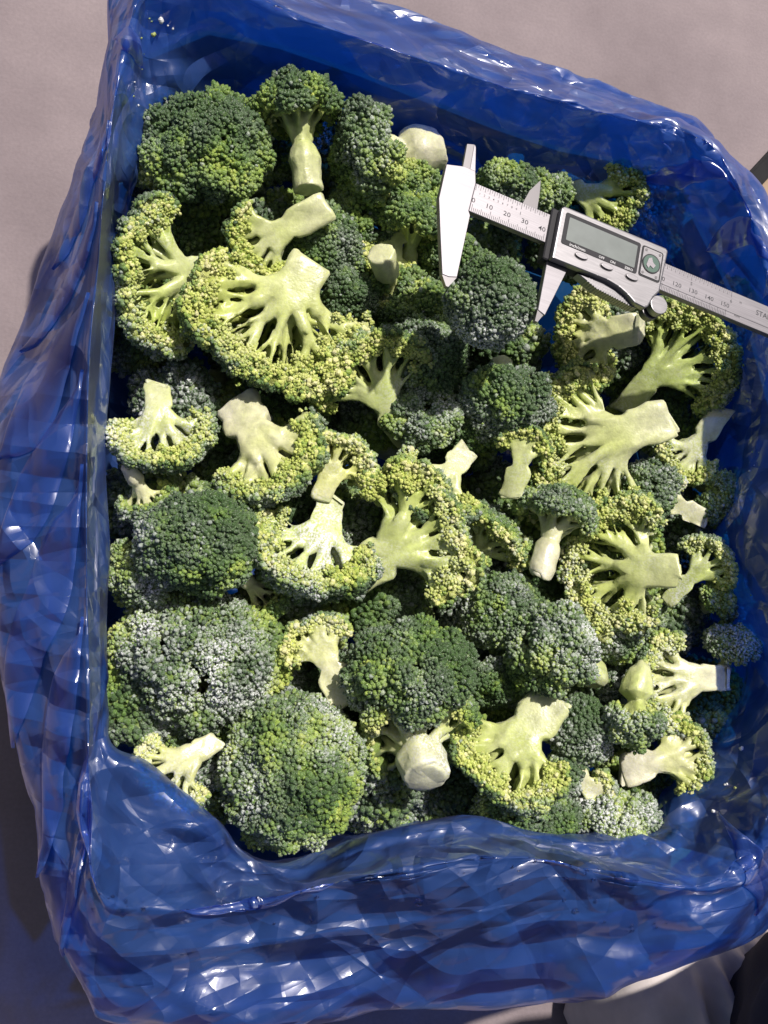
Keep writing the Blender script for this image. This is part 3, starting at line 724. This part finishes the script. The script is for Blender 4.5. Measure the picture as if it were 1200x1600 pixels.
# px centre, crown radius px, height of crown centre, image direction stem->crown, tilt from the line of sight, options, label
FL = [
 (312,240,92,.190,-.25,-1,45,dict(L=1.25,th=98,yellow=.12,frost=.15,pale=.3),'dark green rounded broccoli floret in the top left corner, stem pointing down'),
 (468,185,66,.205,-.12,-1,112,dict(L=1.55,th=82,yellow=.22,frost=.1,pale=.45,stem=.30),'upright broccoli floret with forked pale stem, highest at the back wall of the bag'),
 (588,240,74,.200,-.95,.12,66,dict(L=1.35,th=92,yellow=.05,frost=.25,pale=1.0,stem=.44),'dark domed floret with a whitish cut stem, just left of the caliper head'),
 (266,430,86,.194,-1,.12,62,dict(L=.8,th=104,half=True,sx=1.36,yellow=.2,frost=.35),'tall split floret against the left side of the bag, stem pointing right'),
 (418,372,62,.203,-.85,.5,88,dict(L=1.55,th=88,half=True,yellow=.25,frost=.15,pale=.55,stem=.34),'small floret with a smooth pale stem pointing up right, above the big halved one'),
 (505,385,58,.180,.3,.3,25,dict(yellow=.1,frost=.2),'small dark green crown peeking out right of the smooth pale stem'),
 (572,345,62,.172,.2,.4,30,dict(yellow=.02,frost=.1),'shaded dark crown below the domed floret with whitish stem'),
 (443,482,130,.206,-.42,.9,76,dict(L=.62,th=108,half=True,sx=1.12,sz=.9,yellow=.42,frost=.15,pale=.35,stem=.25),'large halved broccoli floret showing its pale green and yellow cut inside'),
 (250,668,74,.195,.05,1,66,dict(L=.95,th=105,half=True,yellow=.3,frost=.5,pale=.4),'floret with fanned stems at the left bag wall, below the tall split one'),
 (412,700,90,.195,.55,.8,58,dict(L=1.05,th=95,half=True,yellow=.08,frost=.5,pale=.95,stem=.36),'dark floret with thick white stem pointing up left, below the big halved floret'),
 (583,600,88,.198,-.45,-.9,72,dict(L=1.2,th=90,half=True,yellow=.15,frost=.3,pale=.4,stem=.24),'floret with dark crown up left and bright forked stem running down right, centre of box'),
 (668,565,60,.185,.2,.3,20,dict(yellow=.05,frost=.4),'dark crown in half shade under the small round floret between the jaws'),
 (645,490,72,.170,-.2,.3,30,dict(yellow=.5,frost=.1),'shaded yellowish crown deep left of the caliper jaw'),
 (768,472,66,.252,.0,.6,10,dict(L=1.1,yellow=-.2,frost=.8,sx=1.0,sy=1.05,sz=1),'small round dark frosty floret held between the caliper jaws'),
 (790,622,69,.198,.15,.8,35,dict(yellow=.12,frost=.35),'dark green crown just below the floret between the caliper jaws'),
 (692,752,74,.200,-.5,.7,58,dict(L=.95,half=True,th=98,yellow=.12,frost=.25,pale=.6),'dark crown with yellow right edge and pale stem pointing up right, middle of the heap'),
 (818,705,40,.205,.25,-1,86,dict(L=1.7,th=90,half=True,yellow=.3,frost=.2,pale=.35,stem=.42),'narrow pale floret piece with short leafy tip, right of the box centre'),
 (868,815,60,.198,.3,-1,108,dict(L=1.35,th=84,yellow=.3,frost=.3,pale=1.0,stem=.30),'small floret with forked white stem pointing down, right of the box centre'),
 (755,850,60,.185,.3,-.5,48,dict(L=1.0,th=95,half=True,yellow=.2,frost=.4),'dull green crown left of the forked white stem'),
 (785,955,56,.180,.1,.3,20,dict(yellow=.1,frost=.75),'frosty grey green crown below the forked white stem'),
 (642,842,110,.204,.8,-.5,82,dict(L=.95,th=100,half=True,yellow=.28,frost=.25,pale=.3,stem=.27),'halved floret fanned like an open hand, stem pointing lower left, centre of the heap'),
 (497,850,92,.198,-.38,.92,62,dict(L=.9,th=104,half=True,sy=1.2,yellow=.08,frost=.75,pale=.4),'long frosty floret left of the fanned halved one'),
 (522,728,60,.198,.35,-.9,88,dict(L=.85,th=100,half=True,yellow=.75,frost=.3,pale=.3),'ragged yellowish cut piece above the long frosty floret'),
 (305,848,93,.190,0,1,6,dict(L=1.0,th=100,sy=.76,sz=1.0,yellow=-.16,frost=.3),'smooth dark oval crown in the left middle of the box'),
 (230,900,54,.166,-.6,.4,60,dict(yellow=.55,frost=.5,pale=.7),'pale yellowish floret squeezed between the oval crown and the bag'),
 (318,1028,138,.150,0.15,1,12,dict(L=.9,th=100,sy=.80,sz=.95,yellow=.5,frost=.7),'largest crown, frosty and mottled yellow green, at the lower left'),
 (455,1206,114,.176,0,1,8,dict(L=.9,th=100,sy=1.06,sz=1.0,yellow=.42,frost=.42),'big round crown at the bottom, nearest to the front of the bag'),
 (278,1200,62,.194,-.7,.6,84,dict(L=1.1,th=95,half=True,yellow=.6,frost=.4,pale=.6),'yellow white broken floret in the lower left corner by the bag'),
 (500,1012,58,.186,-.5,-.9,90,dict(L=1.5,th=90,half=True,yellow=.55,frost=.3,pale=.7,stem=.42),'yellow white wedge of floret between the two big crowns and the middle'),
 (640,1040,98,.192,0,1,28,dict(L=1.0,th=100,sy=.60,sz=1.0,yellow=-.08,frost=.4),'dark flattened crown with frosty lower edge, below the fanned halved floret'),
 (650,1165,96,.188,-.2,-.8,130,dict(L=.62,th=98,yellow=.3,frost=.7,pale=.7,stem=.34),'upturned frosty floret with a pale slab of cut stem, right of the big round crown'),
 (808,1168,94,.202,-.5,.85,82,dict(L=.9,th=92,half=True,yellow=.3,frost=.2,pale=.4,stem=.36),'halved floret with broad flat stem at the top, bottom right of centre'),
 (872,1015,78,.196,-.7,-.45,48,dict(L=1.2,th=92,yellow=.16,frost=.85,pale=.25),'frosty dark floret with green stem on its right, above the broad flat stem'),
 (908,1140,48,.184,.1,.4,20,dict(yellow=.0,frost=.65),'small dark crown right of the halved floret with broad stem'),
 (880,1205,36,.178,.1,.4,25,dict(yellow=.1,frost=.6),'tiny green crown tucked below the small dark one at lower right'),
 (985,888,104,.204,-.85,-.1,98,dict(L=.6,th=106,half=True,yellow=.34,frost=.35,pale=.3,stem=.24),'wide upturned floret with branches radiating from a stubby stem, right side of the box'),
 (1100,885,46,.190,.6,-.5,84,dict(L=1.6,th=92,half=True,yellow=.25,frost=.3,pale=.2),'green side piece right of the upturned radiating floret'),
 (938,690,114,.204,-.85,.35,80,dict(L=.92,th=100,half=True,yellow=.3,frost=.4,pale=.55,stem=.25),'large halved floret with thick frosty stem pointing right, right side of the box'),
 (928,525,74,.200,-.85,.1,102,dict(L=.85,th=98,half=True,yellow=.6,frost=.2,pale=.7,stem=.3),'pale yellow floret with open branches just under the caliper thumb roller'),
 (1052,562,95,.190,.7,-.55,84,dict(L=1.05,th=92,half=True,yellow=.15,frost=.3,pale=.15,stem=.2),'spreading green floret against the right side of the bag under the caliper beam'),
 (1082,708,48,.184,-.5,.7,78,dict(L=1.6,th=92,half=True,yellow=.15,frost=.4,pale=.6,stem=.34),'floret with smooth pale stem pointing up at the right bag wall'),
 (1048,785,46,.188,-.8,-.4,62,dict(L=1.4,th=95,half=True,yellow=.15,frost=.9,pale=.9,stem=.32),'small dark frosty floret with white stem, above the upturned radiating one'),
 (1062,1062,76,.190,-.9,.1,62,dict(L=1.0,th=98,half=True,yellow=.25,frost=1.2,pale=.9),'dark floret heavily covered with white frost, at the lower right bag wall'),
 (1138,1015,42,.184,.2,-.8,70,dict(L=1.3,yellow=.3,frost=.6,pale=.8),'floret lying in the blue tinted light right of the heavily frosted one'),
 (992,1118,44,.202,-.08,1,84,dict(L=1.75,th=90,yellow=.3,frost=.35,pale=.3,stem=.5,taper=.25),'small pointed cone shaped floret with its sharp tip upward, lower right'),
 (1055,1180,56,.192,.9,-.25,100,dict(L=1.4,th=90,half=True,yellow=.3,frost=.9,pale=1.0,stem=.42),'white frosty stem piece in the lower right corner'),
 (958,1275,66,.182,.1,.7,35,dict(sy=.6,yellow=.3,frost=.9,pale=.9),'flat frosty floret at the bottom edge, right end'),
 (822,1270,74,.176,-.1,.8,32,dict(sy=.5,yellow=.12,frost=.6),'flat green floret half hidden at the bottom edge of the bag'),
 (930,1236,36,.190,.7,.4,100,dict(L=1.8,half=True,yellow=.4,frost=.7,pale=1.0,stem=.5),'pale stem piece lying on the flat frosty florets at the bottom edge'),
 (790,292,50,.200,-.2,.5,40,dict(yellow=.4,frost=.3),'yellowish crown behind the caliper beam'),
 (848,308,42,.192,.2,.5,40,dict(yellow=.2,frost=.2),'small green crown behind the inside jaw of the caliper'),
 (938,312,62,.196,.7,.3,80,dict(L=1.1,th=95,half=True,yellow=.15,frost=.2,pale=.2),'green floret behind the caliper display, by the back right corner'),
 (648,352,58,.186,.2,-1,80,dict(L=1.8,yellow=.2,frost=.1,pale=.1),'shaded floret with long green stem left of the caliper jaw'),
 (610,452,44,.182,.2,1,136,dict(L=1.6,yellow=.4,frost=.2,pale=.5,stem=.42),'cut stem end poking up right of the big halved floret'),
 (962,992,40,.180,-.2,.6,30,dict(yellow=.05,frost=1.0),'little frosty crown below the upturned radiating floret'),
 (775,1068,40,.175,.1,.5,25,dict(yellow=.0,frost=.6),'small shaded crown between the flattened crown and the halved floret'),
 (226,775,44,.178,.4,.7,118,dict(L=1.2,yellow=.4,frost=.6,pale=1.0),'whitish stem end at the left bag wall above the oval crown'),
 (405,925,48,.172,.5,.4,130,dict(L=1.1,yellow=.5,frost=.2,pale=.8),'shaded pale cut floret between the oval crown and the long frosty one'),
 (660,655,54,.184,.2,-.4,40,dict(L=1.3,yellow=.12,frost=.4,pale=.7),'dark crown between the forked stem and the crown below the jaws'),
 (545,468,44,.178,.2,.4,25,dict(yellow=.05,frost=.1),'deep dark crown right of the cut end of the big halved floret'),
 (700,400,46,.172,-.2,.4,25,dict(yellow=.05,frost=.1),'deep dark crown behind the fixed jaw of the caliper'),
 (640,300,50,.188,.2,.4,25,dict(yellow=.0,frost=.15),'dark crown in the shade left of the fixed caliper head'),
 (612,395,46,.184,-.3,.5,60,dict(L=1.3,half=True,yellow=.3,frost=.1,pale=.5),'shaded pale floret low between the green stem and the big halved floret'),
 (1122,775,46,.180,.4,.3,50,dict(yellow=.2,frost=.5),'blue tinted floret at the right wall beside the white stemmed frosty one'),
 (1128,935,42,.176,.5,-.2,55,dict(yellow=.25,frost=.5),'small floret at the right wall below the green side piece'),
 (735,660,44,.180,.2,.3,30,dict(yellow=.15,frost=.3),'dark crown between the centre forked stem and the crown below the jaws'),
 (1010,765,46,.184,.2,.5,35,dict(yellow=.1,frost=.8),'dark frosty crown tucked under the thick frosty stem'),
]
def place(px, py, z, dx, dy, tilt, Rm, L, sz):
    c = P(px, py, z); n = EYE - c; n /= np.linalg.norm(n)
    d = RIGHT * dx - UP * dy; d -= n * (d @ n); d /= np.linalg.norm(d)
    t = R_(tilt); ax = math.cos(t) * n + math.sin(t) * d; fr = math.sin(t) * n - math.cos(t) * d
    Y = -fr; X = np.cross(Y, ax); base = c - ax * (L * Rm)
    M = Matrix.Identity(4)
    for i in range(3): M[i][0], M[i][1], M[i][2], M[i][3] = X[i], Y[i], ax[i], base[i]
    return M
def assemble(f, M, label, group):
    root = empty('broccoli_floret', mw=M); tag(root, label, 'broccoli', group)
    link('stalk', f['job']['done'], root); link('cut_end', f['cut'], root, STEM)
    for cme in f['clusters']:
        o = link('bud_cluster', cme, root, BUD); o['kind'] = 'stuff'
    return root
made = []
for i, (px, py, r, z, dx, dy, tl, op, lab) in enumerate(FL):
    Rm = (1.0 if 'jaws, ' in lab or 'between the caliper jaws' in lab and 'held' in lab else 1.02 if tl < 16 else 1.12) * r * depth(P(px, py, z)) / F_PX
    if not op.get('half') and 45 < tl and 'th' in op: op['th'] = min(op['th'], 84)
    if not op.get('half') and 45 < tl and 'th' not in op: op['th'] = 82
    made.append((floret(Rm, seed=100 + i, tilt=tl, **op), place(px, py, z, dx, dy, tl, Rm, op.get('L', 1.2), op.get('sz', .85)), lab))
protos = [floret(.034, L=.9, th=88, seed=900 + k, yellow=.1 + .08 * k, frost=.4, lite=True, tilt=42) for k in range(4)]
finish_stems()
for f, M, lab in made: assemble(f, M, lab, 'broccoli florets heaped in the box')
rd = random.Random(5)
FILLERS = []
for gy in range(8):
    for gx in range(7):
        px = 240 + gx * 140 + (70 if gy % 2 else 0) + rd.uniform(-25, 25); py = 230 + gy * 142 + rd.uniform(-25, 25)
        if px > 1120 or (px > 560 and py < 330 - 0): continue
        FILLERS.append((px, py))
GAPS = {  # lower pieces that show between the top ones
 0: 'shaded lower floret between the rounded top left crown and the tall split floret', 1: 'shaded lower floret beside the cut end of the upright forked stem',
 2: 'dark lower floret between the upright forked stem and the whitish cut stem', 3: 'shaded lower floret left of the smooth pale stem, above the big halved floret',
 4: 'dark lower floret squeezed between the smooth pale stem and the top left crown',
 6: 'dark lower floret under the caliper beam between its two long jaws', 7: 'deep floret hidden in the shade of the caliper display housing',
 8: 'dark floret in the shade behind the thumb roller end of the caliper', 9: 'shaded floret in the gap between the two split florets at the left wall',
 10: 'dark floret peeping out under the lower rim of the big halved floret', 13: 'dark floret in the gap right of the small round one between the jaws',
 14: 'shaded floret under the pale yellow open branched one below the caliper', 15: 'floret behind the blue film at the right wall under the caliper beam',
 16: 'dark crown between the fanned left wall floret and the thick white stem', 17: 'dark floret right of the thick white stem under the big halved one',
 18: 'shaded lower floret at the foot of the bright forked stem in the centre', 19: 'deep floret under the pale stem that points up right in the middle',
 21: 'dark floret in the gap right of the thick frosty stem', 22: 'shaded floret between the oval crown and the left bag wall, upper side',
 23: 'dark floret above the oval crown, below the thick white stem', 24: 'deep floret under the ragged yellowish cut piece',
 26: 'dark floret behind the narrow pale piece with short leafy tip', 28: 'shaded floret right of the upturned radiating floret, by the bag',
 30: 'shaded floret right of the largest crown, below the long frosty floret',
 31: 'dark floret below the stem of the hand shaped halved floret', 32: 'deep floret right of the flattened crown, under the frosty grey green one',
 33: 'shaded floret under the forked white stem at right of centre', 34: 'dark floret between the radiating floret and the heavily frosted one',
 35: 'lower floret between the largest crown and the lower left bag wall', 36: 'deep dark piece in the crease between the two big lower left crowns',
 37: 'deep floret under the yellow white wedge beside the big round crown', 39: 'dark floret behind the broad flat stem of the bottom halved floret',
 40: 'shaded floret left of the small pointed cone shaped one', 41: 'dark floret at the lower right wall under the heavily frosted one',
 42: 'lower floret under the yellow white broken one in the lower left corner', 44: 'frosty lower floret between the big round crown and the slab of cut stem',
 45: 'lower floret at the front edge below the slab of cut stem', 47: 'lowest floret in the front right corner beside the white frosty stem piece'}
for k, (px, py) in enumerate(FILLERS):
    f = protos[k % 4]; a = rd.uniform(0, 6.28)
    M = place(px, py, .139, math.cos(a), math.sin(a), rd.uniform(25, 60), f['R'], f['L'], .85)
    if k in GAPS: assemble(f, M, GAPS[k], 'broccoli florets in the gaps below the top layer')

# ------------------------------------------------------------------ drops of melt water and loose crumbs on the film
WATER, wt_, wo_ = material('melt_water'); wb = nd(wt_, 'ShaderNodeBsdfPrincipled', Roughness=0.03, IOR=1.33); wb.inputs['Transmission Weight'].default_value = 1.0; wt_.links.new(wb.outputs[0], wo_.inputs[0])
def scatter(name, spots, rad, mat, flat, label, cat, cols=None):
    rs = np.random.default_rng(len(spots)); acc = Acc()
    p, n_ = film_at(np.array([q[0] for q in spots]), vC + np.array([q[1] for q in spots]))
    FR = frames(n_)
    bmi = bmesh.new(); bmesh.ops.create_icosphere(bmi, subdivisions=2, radius=1); iv = np.array([v.co[:] for v in bmi.verts]); fi = np.array([[v.index for v in f.verts] for f in bmi.faces]); bmi.free()
    for i in range(len(spots)):
        r_ = rad * rs.lognormal(0, .4); v = iv * r_ * [1, rs.uniform(.8, 1.2), flat] * (1 if flat < .8 else rs.uniform(.7, 1.3, (len(iv), 1)))
        C = np.tile(np.append(cols[rs.integers(len(cols))], .6), (len(iv), 1)) if cols is not None else None
        acc.add(v @ FR[i].T + p[i] + n_[i] * r_ * flat * .3, fi, C)
    V, F, C = acc.get(); return tag(link(name, mesh_np(name, V, F, C), None, mat), label, cat, kind='stuff')
rs = np.random.default_rng(88)
scatter('water_droplets', [(rs.uniform(19.5, 25.5), rs.uniform(-.4, 1.2)) for _ in range(70)] + [(rs.uniform(26, 28.5), rs.uniform(-.6, .5)) for _ in range(14)], .0008, WATER, .55, 'clear melt water droplets on the front of the blue bag', 'water')
scatter('broccoli_crumbs', [(rs.uniform(36.0, 37.6), rs.uniform(-1.6, -.8)) for _ in range(12)] + [(rs.uniform(9, 18), rs.uniform(-1.7, -1.1)) for _ in range(14)], .0006, BUD, 1.0,
        'loose green and white crumbs stuck to the inner bag wall', 'crumbs', np.array([[.12, .2, .04], [.35, .42, .10], [.7, .72, .7], [.75, .76, .74]]))

# ------------------------------------------------------------------ caliper (local unit: millimetre, x along the beam)
CR = np.array([[0.9681, 0.2256, 0.1091], [-0.2296, 0.9729, 0.0258], [-0.1003, -0.0501, 0.9937]]); CT = (0.0269, 0.1443, 0.2698)
M = Matrix.Identity(4)
for i in range(3):
    for j in range(3): M[i][j] = CR[i][j] * .001
    M[i][3] = CT[i]
cal = tag(empty('digital_caliper', mw=M), 'silver digital caliper with grey display lying across the broccoli at the back right', 'caliper')
def prism(name, pts, z0, z1, mat, parent=None, bevel=0.0, seg=1, holes=None):
    bm = bmesh.new(); vs = [bm.verts.new((x, y, z0)) for x, y in pts]; f = bm.faces.new(vs)
    r = bmesh.ops.extrude_face_region(bm, geom=[f]); up = [e for e in r['geom'] if isinstance(e, bmesh.types.BMVert)]
    for v_ in up: v_.co.z = z1
    bmesh.ops.recalc_face_normals(bm, faces=bm.faces)
    if bevel: bmesh.ops.bevel(bm, geom=list(bm.edges), offset=bevel, segments=seg, profile=.6, affect='EDGES', clamp_overlap=True)
    return link(name, bm_mesh(name, bm), cal if parent is None else parent, mat)
def rrect(x0, y0, x1, y1, r, n=4):
    out = []
    for cx, cy, a0 in ((x1 - r, y1 - r, 0), (x0 + r, y1 - r, 90), (x0 + r, y0 + r, 180), (x1 - r, y0 + r, 270)):
        out += [(cx + r * math.cos(R_(a0 + 90 * k / n)), cy + r * math.sin(R_(a0 + 90 * k / n))) for k in range(n + 1)]
    return out
def disc(cx, cy, rx, ry=None, n=28): return [(cx + rx * math.cos(k * 2 * math.pi / n), cy + (ry or rx) * math.sin(k * 2 * math.pi / n)) for k in range(n)]
prism('beam', [(-1.2, -8), (228, -8), (228, 8), (-.6, 8)], -1.8, 1.7, STEEL, bevel=.25)
prism('beam_groove', [(44, -4.6), (228, -4.6), (228, -4.3), (44, -4.3)], 1.7, 1.74, INK)
prism('fixed_jaw', [(-17.4, 11.4), (-17.4, -7.8), (-12.5, -27), (-7.6, -45.4), (-4.0, -45.4), (0, -44), (0, -10), (-1.25, -8), (-.65, 7.9), (-2.1, 14.2), (-8.3, 14.2)], -1.8, 1.75, STEEL, bevel=.25)
prism('jaw_tip', [(-7.5, -45.5), (-4.4, -50.4), (-3.2, -50.4), (0, -44.1), (-4, -45.5)], -1.2, 1.5, DARKSTEEL)
prism('inside_jaw', [(-8.6, 14.3), (-9.0, 27.2), (-5.6, 28.4), (-4.6, 26), (-2.2, 14.3)], -1.0, 1.0, DARKSTEEL)
prism('inside_jaw', [(-4.9, 14.3), (-5.4, 28.2), (-4.5, 27.0), (-2.2, 14.3)], 1.0, 1.5, STEEL)
prism('moving_jaw', [(44.2, -12), (57.5, -12), (48.4, -46), (44.2, -44.5)], -1.8, 1.7, STEEL, bevel=.25)
prism('jaw_tip', [(44.2, -44.6), (47.6, -46.1), (45.4, -50.6), (43.9, -50.6)], -1.2, 1.4, DARKSTEEL)
prism('inside_jaw', [(26.4, 8.0), (35.4, 8.0), (35.0, 20), (34.2, 27), (29.5, 19)], -3.2, -2.0, DARKSTEEL)
prism('slider_back', [(41.2, -17.5), (41.2, 11.5), (106, 12), (104, -16)], -4.2, 3.0, BLACKP, bevel=.6)
SL = [(44.2, -17.8), (44.4, 10.6), (46.0, 12.4), (106.4, 13.0), (107.8, 11.6), (106.4, -12.5), (103.4, -17), (101.2, -23.2), (99.4, -24.4), (93, -23.8), (88.5, -21.0), (83, -18.8), (76, -17.6), (70, -17.6)]
prism('slider_body', SL, 2.6, 6.8, SATIN, bevel=1.0, seg=3)
gr = prism('grip_base', [(61, -18.4), (72.5, -22.4), (92.5, -24.4), (97, -24.2), (90, -20.5), (83, -18.2), (76, -17.0)], -2.6, 3.4, SATIN, bevel=.3)
for k in range(20):
    x = 67 + k * 1.45; y = np.interp(x, [61, 72.5, 92.5, 97], [-18.4, -22.4, -24.4, -24.2])
    prism('grip_rib', [(x - .35, y - .25), (x + .35, y - .3), (x + 1.2, y + 2.6), (x + .5, y + 2.6)], -2.4, 3.65, SATIN)
sb = prism('screen_bezel', rrect(47.3, -8.4, 91.4, 9.4, 1.2), 6.75, 7.05, BLACKP, bevel=.1)
prism('display', rrect(49.6, -5.6, 89.6, 7.2, .5), 7.0, 7.15, LCD)
prism('battery_bezel', rrect(92.4, -8.3, 105.2, 9.2, 1.4), 6.75, 7.0, BLACKP)
prism('battery_plate', rrect(93.2, -7.4, 104.4, 8.4, 1.0), 6.95, 7.3, SATIN, bevel=.1)
prism('battery_ring', disc(98.6, .2, 5.3), 7.25, 7.7, BLACKP)
prism('battery_hollow', disc(98.6, .2, 4.7), 7.65, 7.75, PCB)
prism('battery_contact', [(96.5, 2.5), (98.2, 3.4), (99.2, 1.0), (101, -.2), (99.8, -2.2), (97.8, -1.2), (97, -3), (95.6, -1.6)], 7.7, 8.1, STEEL)
for hx, hy in ((94.8, 7.0), (103.0, 7.0), (94.6, -6.0), (102.6, -6.0)): prism('screw', disc(hx, hy, .75, n=12), 7.25, 7.5, DARKSTEEL)
for bx_, by_ in ((59.4, -11.2), (74.2, -11.2), (89.0, -11.4)):
    prism('button_rim', disc(bx_, by_, 3.9, 1.9), 6.75, 7.0, DARKSTEEL); prism('button', disc(bx_, by_, 3.4, 1.45), 6.95, 8.0, SATIN, bevel=.3, seg=2)
prism('thumb_roller', disc(107.6, -19.2, 5.0, n=36), 1.6, 6.2, SATIN, bevel=.35, seg=2)
prism('thumb_roller', disc(106.6, -20.0, 5.2, n=36), -3.6, .6, DARKSTEEL, bevel=.35, seg=2)
prism('roller_axle', disc(107, -19.6, 2.4, n=16), .4, 1.8, BLACKP)
# scale marks and lettering, flat print
def marks(name, rects, z, mat):
    V = []; F = []
    for x0, y0, x1, y1 in rects:
        k = len(V); V += [(x0, y0, z), (x1, y0, z), (x1, y1, z), (x0, y1, z)]; F.append((k, k + 1, k + 2, k + 3))
    o = link(name, mesh_np(name, np.array(V), np.array(F), smooth=False), cal, mat); o['kind'] = 'stuff'; return o
tk = []
for mm in range(0, 151):
    if 40.6 < mm < 108: continue
    h = 4.0 if mm % 10 == 0 else (3.2 if mm % 5 == 0 else 2.3); tk.append((mm - .13, -7.7, mm + .13, -7.7 + h))
marks('millimetre_marks', tk, 1.72, INK)
tk = []
for q in range(0, 6 * 20 + 1):
    x = q * 25.4 / 20
    if 40.6 < x < 108: continue
    h = 3.4 if q % 20 == 0 else (2.6 if q % 2 == 0 else 1.6); tk.append((x - .12, 7.7 - h, x + .12, 7.7))
marks('inch_marks', tk, 1.72, INK)
def text(name, s, x, y, size, z, mat, ang=0, sxx=1.0):
    cu = bpy.data.curves.new(name, 'FONT'); cu.body = s; cu.size = size; cu.align_x = 'CENTER'; cu.align_y = 'CENTER'; cu.resolution_u = 2
    cu.offset = size * .006
    o = bpy.data.objects.new(name, cu); COL.objects.link(o)
    dgr = bpy.context.evaluated_depsgraph_get(); me = bpy.data.meshes.new_from_object(o.evaluated_get(dgr)); bpy.data.objects.remove(o)
    c = np.empty(len(me.vertices) * 3, np.float32); me.vertices.foreach_get('co', c); c = c.reshape(-1, 3); c[:, 0] *= sxx; me.vertices.foreach_set('co', c.ravel()); me.update()
    me.materials.clear(); me.materials.append(mat)
    t = link(name, me, cal); t.location = (x, y, z); t.rotation_euler = (0, 0, ang); return t
for s_, x in (('0', 0), ('10', 8.6), ('20', 18.5), ('30', 28.5), ('40', 38.3)): text('scale_number', s_, x, -1.6, 3.6, 1.73, INK, sxx=1.15)
for s_, x in (('110', 108.4), ('120', 118.6), ('130', 128.7), ('140', 138.9), ('150', 149.0)): text('scale_number', s_, x, -1.4, 3.4, 1.73, INK, sxx=1.15)
for q, s_ in enumerate('123456789'):
    if 2.54 * (q + 1) < 41: text('inch_digit', s_, 2.54 * (q + 1) + .0, 3.2, 1.7, 1.73, INK)
text('inch_digit', '1', 25.4, 1.8, 2.6, 1.73, INK); text('inch_digit', '5', 127.2, 2.4, 2.8, 1.73, INK); text('inch_digit', '6', 152.6, 2.0, 2.8, 1.73, INK)
text('inch_word', 'in', 158.6, 3.6, 2.2, 1.73, INK); text('millimetre_word', 'mm', 157.4, -4.9, 2.4, 1.73, INK)
text('steel_lettering', 'STAINLESS HARDENED', 190.8, 1.6, 4.3, 1.73, INK)
text('button_caption', 'inch/mm', 56.6, -7.2, 2.4, 7.1, INKPALE, sxx=1.1); text('button_caption', 'OFF', 70.6, -7.3, 1.9, 7.1, INKPALE)
text('button_caption', 'ON', 77.2, -7.4, 1.9, 7.1, INKPALE); text('button_caption', 'ZERO', 86.6, -7.3, 1.9, 7.1, INKPALE)

# ------------------------------------------------------------------ person standing by the front right corner (shoe and trouser leg)
per_b = P(1190, 1560, 0.0)
person = tag(empty('person', per_b), 'person at the front right corner, only a pale creased shoe and navy trouser leg showing', 'person')
def loft(name, rings, mat, parent, smooth=True):
    n = len(rings[0]); V = np.concatenate(rings) - np.array(parent.location)
    F = []
    for i in range(len(rings) - 1):
        for k in range(n):
            k2 = (k + 1) % n; F.append((i * n + k, i * n + k2, (i + 1) * n + k2, (i + 1) * n + k))
    return link(name, mesh_np(name, V, np.array(F), smooth=smooth), parent, mat)
toe = P(905, 1600, .03); heel = P(1290, 1545, .05)
axd = (heel - toe) * [1, 1, 0]; Ls = np.linalg.norm(axd); axd /= Ls; sd = np.array([-axd[1], axd[0], 0])
rings = []
rs = np.random.default_rng(3)
for i, t in enumerate(np.linspace(0, 1, 60)):
    wv = .050 * math.sqrt(max(1e-4, 1 - (1 - min(t / .25, 1)) ** 2)) * (1 - .25 * max(0, t - .4)); hv = .085 * math.sqrt(max(1e-4, 1 - (1 - min(t / .2, 1)) ** 2)) + .05 * max(0, t - .25)
    a = np.linspace(0, 2 * math.pi, 40, endpoint=False); cr = .0055 * math.sin(t * 60 + 1.5) * (1 if .28 < t < .8 else 0)
    base = toe * [1, 1, 0] + axd * Ls * t
    rings.append(base + sd * (np.sign(np.cos(a)) * abs(np.cos(a)) ** .8 * wv)[:, None] + UPZ * (.004 + hv * .5 + (np.sin(a) * hv * .5) + cr * (np.sin(a) > .1) * (1 + np.sin(a * 3 + t * 9)))[:, None])
loft('shoe', rings, SHOE, person)
rings = []
knee = P(1560, 1900, .40); ank = P(1262, 1590, .075)
for t in np.linspace(0, 1, 30):
    a = np.linspace(0, 2 * math.pi, 36, endpoint=False); c = ank + (knee - ank) * t
    r_ = (.060 + .02 * t) * (1 + .05 * np.sin(a * 3 + t * 14) + .03 * np.sin(a * 5 - t * 22))
    rings.append(c + np.stack([np.cos(a) * r_, np.sin(a) * r_, 0 * a], 1))
loft('trouser_leg', rings, NAVY, person)

# ------------------------------------------------------------------ things at the right edge behind the bag
a0, a1 = P(1150, 316, .02), P(1260, 196, .02)
def bar(name, p, q, wdt, hgt, mat, lab, cat):
    p, q = np.array(p), np.array(q); d = (q - p) * [1, 1, 0]; d /= np.linalg.norm(d); s_ = np.array([-d[1], d[0], 0]) * wdt / 2
    bm = bmesh.new(); vs_ = [bm.verts.new(v) for v in ((p - s_) * [1, 1, 0], (q - s_) * [1, 1, 0], (q + s_) * [1, 1, 0], (p + s_) * [1, 1, 0])]
    f = bm.faces.new(vs_); r = bmesh.ops.extrude_face_region(bm, geom=[f])
    for e in r['geom']:
        if isinstance(e, bmesh.types.BMVert): e.co.z = hgt
    bmesh.ops.recalc_face_normals(bm, faces=bm.faces); bmesh.ops.bevel(bm, geom=list(bm.edges), offset=min(.002, hgt * .3), segments=2, affect='EDGES')
    return tag(link(name, bm_mesh(name, bm), None, mat), lab, cat)
bar('black_strip', a0, a1, .015, .012, RUBBER, 'thin black strip on the concrete floor at the right edge behind the bag', 'strip')
bar('cardboard_sheet', P(1165, 420, .004), P(1300, 300, .004), .09, .004, KRAFT, 'brown cardboard sheet on the floor beside the black strip', 'cardboard')
